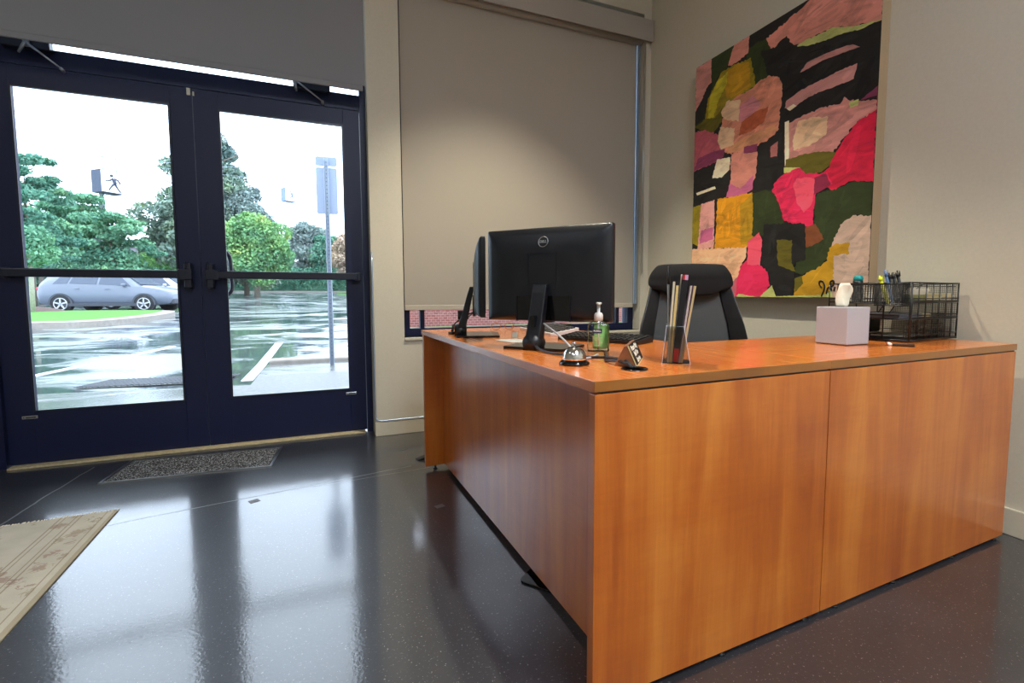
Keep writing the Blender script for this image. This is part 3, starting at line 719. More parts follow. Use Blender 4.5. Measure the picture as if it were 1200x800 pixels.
b = B(); b.lathe([(0,0),(.019,0),(.020,.004),(.020,.05),(.016,.062),(.017,.075),(.017,.086),(0,.086)],24); obj('bottle_body', b, 'black', t)
M['teal'] = mat('teal_plastic', (20,140,140), .3)
b = B(); b.lathe([(0,.086),(.016,.086),(.0175,.092),(.0165,.101),(.010,.108),(0,.110)],24); obj('lid', b, 'teal', t)
M['paper_tan'] = speckled('tan_paper', (196,182,140), .8, .1, 40, 0); M['grey_file'] = mat('grey_folder', (120,126,138), .5); M['olive_pack'] = speckled('olive_packet', (112,112,52), .5, .4, 60, 0)
def sheet(name, label, cat, x, y, z, d, rz, m_, grp=None, tilt=0):
    # a stack is a slightly fanned block
    b = B(); k = max(1, int(d[2]/.004))
    for i in range(k):
        b.box((random.uniform(-.002,.002), random.uniform(-.002,.002), d[2]*(i+.5)/k),(d[0],d[1],d[2]/k*.82))
    o = obj(name, b, m_, None, OP(x,y,z), (0,tilt,OA+rz)); return tag(o, label, cat, grp)
sheet('paper_pad', 'cream pad of paper lying in the upper organizer tray', 'pad', .21, .175, .1545, (.24,.20,.055), R(3), 'paper')
sheet('packet', 'olive patterned packet at the front of the upper organizer tray', 'packet', .085, .035, .1545, (.12,.05,.028), R(2), 'olive_pack')
sheet('notepad', 'tan note block on the wall side of the upper tray', 'pad', .32, .040, .1545, (.08,.06,.034), R(-3), 'paper_tan')
sheet('file_folder', 'grey folders lying in the middle organizer tray', 'folder', .10, .16, .0905, (.18,.24,.018), R(0), 'grey_file')
sheet('sticky_notes', 'pale yellow note block in the middle tray beside the folders', 'notepad', .245, .10, .0905, (.09,.10,.016), R(5), 'paper_tan')
sheet('envelope', 'cream envelope lying in the bottom organizer tray', 'envelope', .22, .14, .0115, (.2,.13,.006), R(12), 'paper')
# things lying in front of the organizer
t = thing('marker_pen', 'black flat marker lying on the desk in front of the organizer', 'pen', (1.872,1.056,T), math.atan2(-.054,.031))
b = B(); b.box((0,0,.004),(.064,.012,.008),bev=.003); obj('barrel', b, 'black', t); b = B(); b.box((.02,0,.0085),(.02,.003,.002)); obj('clip', b, 'black', t)
t = thing('lip_balm', 'small white lip balm tube with a reddish cap beside the black marker', 'lip balm', (1.865,1.100,T), R(40))
b = B(); b.tube([(-.02,0,.006),(.01,0,.006)],.006,14); obj('tube', b, 'white_pl', t); b = B(); b.tube([(.0101,0,.006),(.022,0,.006)],.0062,14); obj('cap', b, mat('dusty_red',(160,80,66),.4), t)

# keyboards, papers and glasses behind the monitors
def keyboard(label, loc, rz, m_body, tilt, L_=.44, Wd=.14):
    t = thing('keyboard', label, 'keyboard', loc, rz, 'keyboards on the desk return')
    b = B(); b.prism([(-Wd/2,0),(Wd/2,0),(Wd/2,.012+tilt),(-Wd/2,.012)], -L_/2, L_/2, 'x', .002); obj('case', b, m_body, t)
    sl = tilt/Wd; b = B()
    for r_i in range(5):
        for k in range(15):
            y = -Wd/2+.018+r_i*.0245; x = -L_/2+.018+k*(L_-.036)/14
            b.box((x, y, .0145+sl*(y+Wd/2)),(.022*L_/.44*.88,.019,.006),(math.atan(sl),0,0),bev=.0015,seg=1)
    obj('keys', b, 'black', t); return t
keyboard('white-edged keyboard with dark keys, tilted up behind the monitor stand', (1.0,2.17,T), R(-93), 'white_pl', .022)
keyboard('black keyboard lying between the monitor foot and the sanitizer', (1.015,1.66,T), R(-62), 'black', .012, .36, .13)
M['note'] = speckled('printed_note', (206,212,214), .5, .2, 30, 0)
b = B(); b.box((0,0,.0008),(.15,.10,.0016)); tag(obj('paper_note', b, 'note', None, (.690,1.80,T), (0,0,R(-80))), 'pale printed card lying in front of the monitor foot', 'paper')
t = thing('card_stand', 'tiny clear card stand on the printed note', 'card stand', (.712,1.862,T+.0016), R(-30))
b = B(); b.box((0,0,.002),(.03,.022,.004)); b.box((0,.004,.018),(.03,.002,.032),(R(-15),0,0)); obj('stand', b, 'acrylic', t); b = B(); b.box((0,.002,.018),(.02,.001,.02),(R(-15),0,0)); obj('card', b, 'note', t)
t = thing('eyeglasses', 'amber reading glasses lying folded near the window end', 'glasses', (.85,2.40,T), R(-15))
M['amber_fr'] = mat('amber_frame', (150,84,20), .2)
for s in (-1,1):
    b = B(); b.tube([(s*.035+.024*math.cos(a), 0, .020+.018*math.sin(a)) for a in [k*2*PI/20 for k in range(20)]], .002, 6, closed=True); obj('rim', b, 'amber_fr', t)
b = B(); b.tube([(-.011,0,.024),(.011,0,.024)], .0018, 6); b.tube([(-.058,0,.025),(-.058,.12,.004)], .0018, 6); b.tube([(.058,0,.025),(.058,.12,.004)], .0018, 6); obj('bridge_and_arms', b, 'amber_fr', t)
t = thing('desk_phone', 'dark desk telephone with coiled cord behind the big monitor', 'telephone', (1.12,2.38,T), R(-70))
b = B(); b.prism([(-.10,0),(.08,0),(.08,.028),(-.10,.012)], -.08, .08, 'x', .003); obj('phone_body', b, 'black', t)
b = B(); b.tube(smooth_path([(-.055,-.08,.030),(-.055,-.05,.040),(-.055,.03,.048),(-.055,.07,.046)],4), [.016]*13, 10) if False else b.tube([(-.055,-.085,.030),(-.055,-.05,.034),(-.055,.03,.042),(-.055,.075,.044)], [.015,.011,.011,.016], 10); obj('handset', b, 'black', t)
b = B(); 
for r_i in range(4):
    for k in range(3): b.box((.0+.028*k, -.05+.024*r_i, .020+.0889*(.05+.024*r_i)),(.02,.014,.006),bev=.001,seg=1)
obj('keypad', b, 'grey_file', t)
b = B(); hel = [(1.06+.0031*k*.72, 2.245-.0004*k, T+.011+.0095*math.sin(k*.9)) for k in range(0,0)]
hel = [(1.00+.0016*k, 2.20+.007*math.cos(k*.8), T+.0095+.0065*math.sin(k*.8)) for k in range(110)]
b.tube(hel, .0024, 6); tag(obj('coiled_cord', b, 'wire'), 'black coiled telephone cord lying behind the big monitor', 'cord')

# ---------------------------------------------------------------- painting
PAINT=[('pink',[(0.567,1.475),(0.894,1.519),(1.208,1.513),(1.211,1.263),(1.168,1.259),(1.08,1.295),(0.971,1.34),(0.879,1.347),(0.781,1.341),(0.738,1.378),(0.709,1.427),(0.666,1.42),(0.644,1.403),(0.576,1.396)]),('green',[(0.444,1.484),(0.572,1.482),(0.617,1.387),(0.641,1.229),(0.536,1.213),(0.46,1.241),(0.416,1.377)]),('rose',[(0.0,1.55),(0.142,1.545),(0.148,1.392),(0.087,1.361),(0.041,1.283),(0.0,1.26)]),('green',[(0.142,1.545),(0.33,1.535),(0.278,1.435),(0.192,1.407),(0.085,1.184),(0.0,1.147),(0.0,1.26),(0.041,1.283),(0.087,1.361),(0.148,1.392)]),('black',[(0.117,1.393),(0.163,1.397),(0.121,1.282),(0.077,1.187),(0.0,1.17),(0.0,1.26),(0.041,1.3)]),('pink',[(0.285,1.447),(0.331,1.515),(0.449,1.516),(0.445,1.454),(0.374,1.44),(0.313,1.435)]),('olive',[(0.236,1.431),(0.334,1.432),(0.466,1.415),(0.51,1.242),(0.396,1.225),(0.273,1.202),(0.189,1.086),(0.093,1.17),(0.12,1.31),(0.193,1.385)]),('ochre',[(0.279,1.414),(0.348,1.426),(0.454,1.401),(0.472,1.256),(0.382,1.23),(0.286,1.245),(0.268,1.335)]),('yellow',[(0.193,1.385),(0.286,1.411),(0.282,1.34),(0.213,1.26),(0.171,1.167),(0.117,1.174),(0.136,1.304)]),('moss',[(0.0,1.159),(0.093,1.182),(0.187,1.162),(0.251,1.204),(0.247,1.121),(0.175,1.068),(0.063,1.119)]),('salmon',[(0.241,1.08),(0.274,1.186),(0.356,1.23),(0.473,1.236),(0.546,1.261),(0.622,1.259),(0.68,1.218),(0.7,1.146),(0.698,0.93),(0.608,0.9),(0.487,0.885),(0.369,0.887),(0.255,0.927)]),('mauve',[(0.358,1.157),(0.487,1.192),(0.558,1.118),(0.504,1.088),(0.402,1.061)]),('rust',[(0.409,1.064),(0.51,1.091),(0.606,1.087),(0.58,1.014),(0.483,0.986),(0.392,0.988)]),('tan',[(0.318,0.952),(0.484,0.966),(0.634,0.978),(0.675,0.947),(0.548,0.908),(0.409,0.897),(0.299,0.905)]),('rosered',[(0.0,1.13),(0.095,1.114),(0.228,1.042),(0.269,0.94),(0.212,0.874),(0.0,0.865)]),('plum',[(0.037,0.94),(0.164,0.951),(0.283,0.941),(0.27,0.891),(0.136,0.87),(0.0,0.869)]),('cream',[(0.293,1.232),(0.397,1.2),(0.389,1.076),(0.269,1.125),(0.238,1.177)]),('cream',[(0.234,1.088),(0.356,1.045),(0.353,0.943),(0.247,0.945),(0.215,1.008)]),('pink',[(0.334,0.896),(0.436,0.889),(0.539,0.852),(0.538,0.719),(0.496,0.673),(0.418,0.659),(0.336,0.675)]),('plum',[(0.435,0.91),(0.537,0.901),(0.532,0.854),(0.436,0.869)]),('orchid',[(0.32,0.72),(0.418,0.664),(0.513,0.725),(0.51,0.641),(0.4,0.61),(0.302,0.633)]),('black',[(0.0,0.859),(0.198,0.855),(0.201,0.778),(0.332,0.781),(0.327,0.708),(0.295,0.629),(0.0,0.619)]),('bone',[(0.212,0.89),(0.328,0.876),(0.324,0.799),(0.261,0.765),(0.178,0.778)]),('bone',[(0.028,0.712),(0.203,0.723),(0.211,0.705),(0.037,0.693)]),('black',[(0.538,0.857),(0.592,0.867),(0.686,0.943),(0.763,0.929),(0.751,0.718),(0.65,0.598),(0.523,0.623)]),('rosedark',[(0.628,0.857),(0.678,0.876),(0.676,0.792),(0.63,0.799)]),('black',[(0.539,1.422),(0.645,1.393),(0.709,1.427),(0.754,1.353),(0.88,1.321),(1.191,1.252),(1.199,0.958),(1.146,0.927),(1.098,0.916),(0.921,0.948),(0.72,0.933),(0.675,0.947),(0.699,1.169),(0.674,1.224),(0.593,1.266)]),('lime',[(0.775,1.343),(0.825,1.351),(0.912,1.34),(0.975,1.342),(1.08,1.295),(1.168,1.263),(1.122,1.263),(1.047,1.283),(0.928,1.299),(0.832,1.317)]),('pinkgrey',[(0.802,1.195),(0.841,1.231),(0.931,1.231),(1.042,1.222),(1.084,1.211),(1.118,1.184),(1.022,1.195),(0.918,1.203),(0.852,1.196)]),('pinkgrey',[(0.715,1.04),(0.724,1.078),(0.807,1.101),(0.914,1.108),(1.025,1.116),(1.109,1.113),(1.096,1.048),(0.998,1.046),(0.892,1.052),(0.809,1.038),(0.769,1.021)]),('bone',[(0.726,1.036),(0.768,1.044),(0.79,1.028),(0.748,1.015)]),('rose',[(0.724,0.95),(0.823,0.963),(0.943,0.966),(1.033,0.951),(1.053,0.98),(1.084,0.949),(1.163,0.905),(1.169,0.864),(1.122,0.84),(1.063,0.786),(1.009,0.727),(0.858,0.75),(0.727,0.76)]),('lime',[(1.076,0.944),(1.125,0.942),(1.123,0.915),(1.082,0.918)]),('cream',[(0.804,0.943),(0.898,0.934),(0.973,0.909),(0.964,0.824),(0.88,0.796),(0.779,0.797),(0.771,0.849)]),('bone',[(0.718,0.965),(0.745,0.966),(0.754,0.763),(0.729,0.723)]),('moss',[(0.733,0.759),(0.857,0.759),(0.954,0.746),(1.018,0.725),(1.007,0.669),(0.945,0.641),(0.863,0.642),(0.821,0.665),(0.729,0.718)]),('lime',[(0.724,0.719),(0.825,0.695),(0.816,0.671),(0.725,0.687)]),('crimson',[(1.018,0.716),(1.063,0.778),(1.122,0.836),(1.169,0.868),(1.163,0.909),(1.131,0.917),(1.138,0.938),(1.192,0.933),(1.187,0.578),(1.149,0.535),(1.107,0.564),(1.053,0.55),(1.023,0.527),(0.962,0.573),(0.926,0.628),(0.99,0.656)]),('plum',[(1.13,0.933),(1.14,0.972),(1.19,0.984),(1.189,0.931),(1.154,0.928)]),('magenta',[(0.645,0.585),(0.665,0.648),(0.741,0.688),(0.825,0.691),(0.862,0.651),(0.982,0.633),(1.012,0.571),(0.93,0.545),(0.919,0.481),(0.915,0.363),(0.839,0.386),(0.742,0.422),(0.688,0.511)]),('coral',[(0.787,0.613),(0.807,0.641),(0.888,0.628),(0.928,0.602),(0.92,0.56),(0.899,0.485),(0.856,0.451),(0.813,0.508)]),('wine',[(0.912,0.622),(0.973,0.63),(1.003,0.569),(0.949,0.545),(0.911,0.535)]),('green',[(0.93,0.54),(1.031,0.538),(1.115,0.562),(1.185,0.535),(1.18,0.389),(1.123,0.398),(1.074,0.364),(1.034,0.293),(1.011,0.209),(0.958,0.151),(0.861,0.12),(0.819,0.131),(0.824,0.246),(0.893,0.308),(0.923,0.384),(0.919,0.481)]),('brown',[(0.87,0.373),(0.928,0.383),(0.979,0.298),(0.914,0.27),(0.875,0.264)]),('stone',[(1.026,0.276),(1.062,0.361),(1.123,0.398),(1.177,0.386),(1.184,0),(1.035,0),(1.025,0.114)]),('ochre',[(1.009,0.252),(1.044,0.27),(1.113,0.268),(1.116,0.214),(1.033,0.212),(1.041,0.057),(0.989,0),(0.804,0),(0.851,0.106),(0.948,0.152),(1.003,0.188)]),('moss',[(0.81,0.099),(0.861,0.115),(0.873,0.074),(0.824,0.028)]),('olive',[(0.0,0.619),(0.081,0.623),(0.074,0.336),(0.0,0.373)]),('blush',[(0.08,0.628),(0.206,0.634),(0.21,0.324),(0.058,0.32),(0.069,0.498)]),('orchid',[(0.087,0.45),(0.197,0.459),(0.2,0.381),(0.074,0.359)]),('amber',[(0.229,0.636),(0.379,0.625),(0.511,0.625),(0.524,0.296),(0.218,0.318)]),('ochre',[(0.422,0.565),(0.517,0.619),(0.53,0.305),(0.432,0.325)]),('green',[(0.517,0.619),(0.65,0.613),(0.705,0.517),(0.743,0.408),(0.617,0.415),(0.602,0.358),(0.521,0.367)]),('peach',[(0.0,0.331),(0.218,0.318),(0.485,0.304),(0.481,0.248),(0.437,0.189),(0.434,0.094),(0.374,0.042),(0.34,0.004),(0.01,0.004)]),('rosered',[(0.372,0.096),(0.439,0.136),(0.444,0.004),(0.319,0.004)]),('magenta',[(0.437,0.189),(0.482,0.222),(0.591,0.185),(0.64,0.148),(0.661,0.064),(0.605,0),(0.404,0),(0.414,0.095)]),('coral',[(0.49,0.335),(0.57,0.381),(0.597,0.329),(0.585,0.186),(0.49,0.196)]),('black',[(0.605,0.427),(0.864,0.392),(0.878,0.201),(0.817,0.186),(0.819,0.14),(0.814,0.005),(0.704,0.005),(0.687,0.136),(0.596,0.2)]),('moss',[(0.696,0.324),(0.795,0.313),(0.795,0.188),(0.824,0.14),(0.708,0.183)]),('lime',[(0.43,0.02),(0.586,0),(0.673,0.068),(0.704,0.005),(0.992,0.014),(1.033,0.036),(1.039,0),(0.404,0)])]
SIG=[[(0.979,0.049),(0.967,0.067),(0.966,0.081),(0.98,0.085),(0.99,0.071),(0.995,0.049),(0.987,0.023),(0.979,0.005)],[(1.006,0.018),(1.01,0.036),(1.014,0.049),(1.027,0.053),(1.041,0.061),(1.044,0.074),(1.039,0.085),(1.026,0.079),(1.027,0.057),(1.033,0.036)],[(1.046,0.031),(1.05,0.053)]]
PC = dict(pink=(196,126,110), rose=(190,128,118), pinkgrey=(182,126,118), salmon=(200,128,102), mauve=(196,124,130), rust=(172,84,50), tan=(196,136,98), rosered=(176,84,96), plum=(128,52,84),
  cream=(216,178,140), bone=(222,204,172), orchid=(184,92,128), black=(26,24,24), green=(40,52,18), moss=(92,84,14), olive=(140,122,18), ochre=(176,132,20), yellow=(178,168,36),
  lime=(176,180,104), amber=(210,140,18), blush=(214,150,140), peach=(226,172,132), coral=(226,76,98), magenta=(212,32,78), crimson=(196,16,56), wine=(130,30,62), brown=(120,66,34), stone=(178,152,134), rosedark=(160,96,92))
ptg = thing('painting', 'large unframed abstract canvas in pink, black, green and ochre on the right wall', 'painting', (2.3675, 2.7127, .919), R(-90))
# local: x along the wall (from the window end towards the camera), y into the wall, z up
PW, PH = 1.2113, 1.551
M['canvas_side'] = speckled('raw_canvas_edge', (176,150,116), .8, .06, 300, .1)
cv = obj('canvas', B().b2(0, PW, .0005, .0625, 0, PH, .002), 'canvas_side', ptg)
keys = ['black']+[k for k in PC if k != 'black']
def paint_mat(k):
    m = mat('paint_'+k, PC[k], .55); n_ = N(m); c = tuple(min(1, v*(1.35 if 'black' not in k else 1)) for v in lin(PC[k]))
    f = n_.noise(n_.coord((5,5,14), (0,R(25),0)), 1.2, 6, .65, 1.2); g = n_.noise(n_.coord(), 3.5, 3)
    q = n_.math('ADD', n_.math('MULTIPLY', f, .6), n_.math('MULTIPLY', g, .4))
    n_.col(n_.ramp(q, [(.36, tuple(v*.6 for v in c)), (.5, c), (.66, tuple(min(1,v*1.22+.006) for v in c))])); n_.bump(f, .15, .003); return m
base_keys = list(keys)
for k in base_keys[1:]:
    PC[k+'_lt'] = tuple(min(255, v*1.04+4) for v in PC[k]); PC[k+'_dk'] = tuple(v*.93 for v in PC[k])
PC['black_lt'] = (36,35,35); PC['black_dk'] = (10,10,12)
keys = ['black']+[k for k in PC if k != 'black']
PM = [paint_mat(k) for k in keys]
def inside(pt, poly):
    x, y = pt; r_ = False; n_ = len(poly)
    for i in range(n_):
        (x1,y1),(x2,y2) = poly[i], poly[(i+1)%n_]
        if (y1 > y) != (y2 > y) and x < (x2-x1)*(y-y1)/(y2-y1)+x1: r_ = not r_
    return r_
b = B(); b.mi = 0; b.face([(0,-.0002,0),(PW,-.0002,0),(PW,-.0002,PH),(0,-.0002,PH)])
prn = random.Random(3)
def ragged(p):
    out = []; sz = min(max(u for u,_ in p)-min(u for u,_ in p), max(v_ for _,v_ in p)-min(v_ for _,v_ in p))
    for i in range(len(p)):
        a, c = p[i], p[(i+1) % len(p)]; L_ = math.hypot(c[0]-a[0], c[1]-a[1]); k = max(1, int(L_/.011))
        for j in range(k):
            t_ = j/k; e = min(.006, sz*.03) if j else .001
            out.append((min(max(a[0]+(c[0]-a[0])*t_+prn.uniform(-e,e),0),PW), min(max(a[1]+(c[1]-a[1])*t_+prn.uniform(-e,e),0),PH)))
    return out
for i, (cname, poly) in enumerate(PAINT):
    poly = [(PW if u > 1.13 else (0 if u < .012 else u), PH if v_ > 1.485 else (0 if v_ < .004 else v_)) for u, v_ in poly]
    q = ragged(poly); y = -.0004-.00006*i; b.mi = keys.index(cname)
    vs = [b.bm.verts.new((u, y, v_)) for u, v_ in q]
    try: f = b.bm.faces.new(vs); f.material_index = b.mi
    except ValueError: pass
    if f.normal.y > 0 or True:
        f.normal_update()
        if f.normal.y > 0: f.normal_flip()
    us = [u for u, _ in poly]; vs_ = [v_ for _, v_ in poly]; area = (max(us)-min(us))*(max(vs_)-min(vs_))
    for s_i in range(int(6+area*260)):
        c0_ = (prn.uniform(min(us),max(us)), prn.uniform(min(vs_),max(vs_))); L_ = prn.uniform(.05,.22); w2_ = prn.uniform(.004,.022); an = prn.gauss(1.3,.5) if cname in ('amber','ochre','olive','blush','green') else prn.gauss(.5,.6)
        ca, sa = math.cos(an), math.sin(an)
        st = [(c0_[0]+ca*t_*L_-sa*s_*w2_*(1-.5*abs(t_)), c0_[1]+sa*t_*L_+ca*s_*w2_*(1-.5*abs(t_))) for t_, s_ in ((-.5,-1),(-.2,-1.2),(.2,-.9),(.5,-.8),(.56,0),(.48,.9),(.1,1.1),(-.3,.8),(-.55,.3))]
        if all(inside(q_, poly) for q_ in st):
            y2 = y-.00002-.0000003*s_i; f = b.bm.faces.new([b.bm.verts.new((u+prn.uniform(-.002,.002), y2, v_+prn.uniform(-.002,.002))) for u, v_ in st]); f.material_index = keys.index(cname+prn.choice(('_lt','_dk'))); f.normal_update()
            if f.normal.y > 0: f.normal_flip()
bmesh.ops.triangulate(b.bm, faces=[f for f in b.bm.faces if len(f.verts) > 4])
obj('painted_surface', b, PM, ptg)
b = B()
for k, s_ in enumerate(SIG):
    b.tube(smooth_path([(u, -.0038, v_) for u, v_ in s_], 5), .0042, 6)
obj('signature', b, 'black', ptg)

# ---------------------------------------------------------------- rug, entrance mat, floor marks
m = mat('rug_pile', (190,180,158), .95); M['rug'] = m; n = N(m)
v = n.coord(); sx2 = n.n('ShaderNodeSeparateXYZ'); n.l(v, sx2.inputs[0])
dx = n.math('MULTIPLY', sx2.outputs[0], -1.0); dy = n.math('MULTIPLY', sx2.outputs[1], -1.0)     # distance from the right / window-side edge
d = dx
v1 = n.n('ShaderNodeTexVoronoi', feature='F1'); v1.inputs['Scale'].default_value = 13; n.l(n.coord((1,1,1)), v1.inputs['Vector'])
wv = n.noise(n.coord(), 30, 4, .6, 2.2)
motif = n.math('GREATER_THAN', n.math('ADD', n.math('MULTIPLY', wv, .75), n.math('MULTIPLY', n.math('SUBTRACT', .34, v1.outputs['Distance']), .65)), .385)
basec = n.ramp(n.noise(v, 6, 4), [(.3, (170,165,150)), (.7, (190,185,170))])
mcol = n.ramp(n.noise(v, 4.5, 2), [(.36, (146,122,112)), (.5, (150,140,116)), (.64, (128,118,98))])
c0 = n.mix(n.math('MULTIPLY', motif, .8), basec, mcol)
def band(a, w_): return n.math('LESS_THAN', n.math('ABSOLUTE', n.math('SUBTRACT', d, a)), w_)
lines_ = n.math('MAXIMUM', n.math('MAXIMUM', band(.034,.002), band(.118,.0025)), n.math('MAXIMUM', band(.134,.002), n.math('MAXIMUM', band(.172,.002), band(.188,.0025))))
c0 = n.mix(n.math('LESS_THAN', d, .03), c0, basec)
c0 = n.mix(n.math('MULTIPLY', lines_, .7), c0, (128,108,88))
c0 = n.mix(n.math('LESS_THAN', d, .012), c0, (160,150,128)); n.col(c0)
n.bump(n.noise(v, 260, 3), .5, .004)
rg = thing('area_rug', 'cream oriental rug with faded floral border at the floor edge', 'rug', (-.862,2.575,0), R(1.2))
b = B(); b.prism([(0,0),(-2.4,0),(-2.4,-3.2),(0.02,-3.2)][::-1], .0, .006, 'z', .002); obj('rug_pile', b, 'rug', rg)
b = B(); rr2 = random.Random(5)
for k in range(240):
    x = -.005-k*.01+rr2.uniform(-.002,.002); l_ = rr2.uniform(.008,.018); b.tube([(x,-.002,.005),(x+rr2.uniform(-.003,.003),l_*.7,.004),(x+rr2.uniform(-.005,.005),l_,.0015)], .0022, 4)
fg = obj('fringe', b, 'paper', rg); fg['kind'] = 'stuff'
m = mat('mat_carpet', (90,90,92), .95); M['matc'] = m; n = N(m)
n.col(n.ramp(n.noise(n.coord(), 160, 2, .6), [(.44, (12,12,14)), (.54, (52,54,58)), (.64, (190,194,202))])); n.bump(n.noise(n.coord(), 300, 2), .6, .005)
et = thing('entrance_mat', 'speckled grey carpet mat let into the floor before the doors', 'mat', (-.675,3.135,0), R(-4.5))
b = B(); b.b2(-.365,.365,-.165,.165,0,.004); obj('mat_pile', b, 'matc', et)
b = B(); window_rect(b, -.385,.385,-.18,.18,0,.006,.012)
for vv in b.bm.verts: vv.co = Vector((vv.co.x, vv.co.z, vv.co.y))
bmesh.ops.recalc_face_normals(b.bm, faces=b.bm.faces[:]); obj('mat_frame', b, 'silver', et)
M['tape'] = mat('grey_tape', (92,94,98), .5)
for (x, y, r_, w_, l_, lab) in ((-.331,2.459,25,.040,.034,'grey tape square on the bright floor before the mat'), (.434,2.076,16,.040,.030,'grey tape mark on the floor beside the desk end'), (.397,2.943,4,.04,.014,'small dark tape mark on the floor by the baseboard')):
    tag(obj('floor_tape', B().box((0,0,.0006),(w_,l_,.0012)), 'tape', None, (x,y,0), (0,0,R(r_))), lab, 'tape', 'tape marks on the floor')
# flat black plate peeping out under the return, door stop behind its end
b = B(); b.prism([(0,0)]+[(.30,0),(.30,.34),(.02,.34)]+arc(.012,.30,.02,150,200,3), 0, .006, 'z', .002)
fp = B(); fp.prism(arc(.02,.02,.02,180,270,5)+[(.36,.0),(.36,.30),(.0,.30)], 0, .006, 'z', .002)
b.bm.free(); tag(obj('chair_mat', fp, 'black_gloss', None, (.548,1.41,0), (0,0,R(-52))), 'black floor plate whose rounded corner peeps out under the desk', 'floor plate')
b = B(); b.prism([(0,0),(.11,0),(.11,.034),(.0,.006)], -.02, .02, 'y', .003); tag(obj('door_stop', b, 'black', None, (.445,2.725,0), (0,0,R(10))), 'black wedge on the floor behind the desk end panel', 'door stop')
# ---------------------------------------------------------------- outdoors
SL = .028
def GZ(y): return .028*min(max(0., y-7), 7)+.010*min(max(0., y-14), 12)+.034*max(0., y-26)
def gstrip(name, x0, x1, ys, m_, dz=0, thick=.25, kind='structure', xf=None):
    b = B(); rings = []
    for y in ys:
        z = GZ(y)+dz; rings.append([(x0,y,z-thick),(x1,y,z-thick),(x1,y,z),(x0,y,z)])
    b.loft(rings); return struct(name, b, m_)
# wet asphalt
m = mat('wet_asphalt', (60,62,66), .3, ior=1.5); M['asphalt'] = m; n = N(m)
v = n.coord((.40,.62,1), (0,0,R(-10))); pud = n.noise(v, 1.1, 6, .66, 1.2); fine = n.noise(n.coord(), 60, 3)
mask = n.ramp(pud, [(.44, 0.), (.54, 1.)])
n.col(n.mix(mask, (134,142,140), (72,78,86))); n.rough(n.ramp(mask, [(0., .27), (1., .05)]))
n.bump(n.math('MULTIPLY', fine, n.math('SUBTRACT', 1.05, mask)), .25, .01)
m = mat('wet_concrete', (150,150,148), .3); M['concrete'] = m; n = N(m)
v = n.coord((.5,1.2,1)); pud = n.noise(v, .8, 5, .6, .6)
n.col(n.ramp(n.noise(n.coord(), 25, 4), [(.3,(100,102,102)), (.7,(124,126,124))])); n.rough(n.ramp(pud, [(.42,.5),(.56,.10)])); n.bump(n.noise(n.coord(), 80, 3), .08, .01)
M['curb'] = speckled('curb_concrete', (150,142,134), .7, .15, 12, .1)
M['grass'] = speckled('grass', (78,138,44), .95, .35, 9, .5)
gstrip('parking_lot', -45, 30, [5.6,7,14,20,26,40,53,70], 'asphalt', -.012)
struct('sidewalk', B().prism([(-14,3.53),(14,3.53),(14,5.0),(.12,5.62),(-2.4,6.0),(-14,6.8)], -.2, -.004, 'z'), 'concrete')
struct('sidewalk', B().b2(-.76, 14, 4.9, 7.34, -.2, .0), 'concrete')
M['joint'] = mat('dark_joint', (70,70,70), .6); M['line'] = speckled('white_paint', (225,228,228), .4, .1, 20, 0)
tag(struct('curb', B().prism([(-.74,7.36),(14,7.10),(14,7.45),(-.74,7.62)], -.1, .055, 'z', .02), 'curb'), 'low concrete curb behind the sign post', None)
# painted lines
def road_line(x0,y0,x1,y1,w_,lab):
    d_ = Vector((x1-x0,y1-y0)); p = Vector((-d_.y,d_.x)).normalized()*w_/2; b = B()
    b.loft([[(x0-p.x,y0-p.y,GZ(y0)-.02),(x0+p.x,y0+p.y,GZ(y0)-.02),(x0+p.x,y0+p.y,GZ(y0)-.006),(x0-p.x,y0-p.y,GZ(y0)-.006)]]+
           [[(x0+d_.x*t-p.x,y0+d_.y*t-p.y,GZ(y0+d_.y*t)-.02),(x0+d_.x*t+p.x,y0+d_.y*t+p.y,GZ(y0+d_.y*t)-.02),(x0+d_.x*t+p.x,y0+d_.y*t+p.y,GZ(y0+d_.y*t)-.006),(x0+d_.x*t-p.x,y0+d_.y*t-p.y,GZ(y0+d_.y*t)-.006)] for t in (.3,.6,1)])
    tag(obj('road_line', b, 'line'), lab, 'road marking', 'white lines painted on the wet asphalt')
road_line(-3.3,6.95,-2.42,9.85,.10,'white line slanting across the asphalt seen through the left leaf')
road_line(-.84,6.1,-.82,9.9,.115,'white line running straight out beside the curb, seen through the right leaf')
road_line(-4.6,6.9,-4.9,7.9,.07,'short white mark at the door-jamb side of the slanting line')
# ribbed grate / tactile strip
tg = thing('tactile_mat', 'grey ribbed tactile strip set in the wet paving', 'paving strip', (-1.78,6.42,-.004), R(-6))
b = B(); b.b2(-.55,.75,-.26,.26,0,.006); obj('strip_base', b, 'concrete', tg)
b = B()
for k in range(26): b.box((-.52+k*.05,0,.009),(.022,.48,.008),(0,0,R(-14)))
obj('ribs', b, mat('wet_dark_rib',(70,74,84),.3), tg)
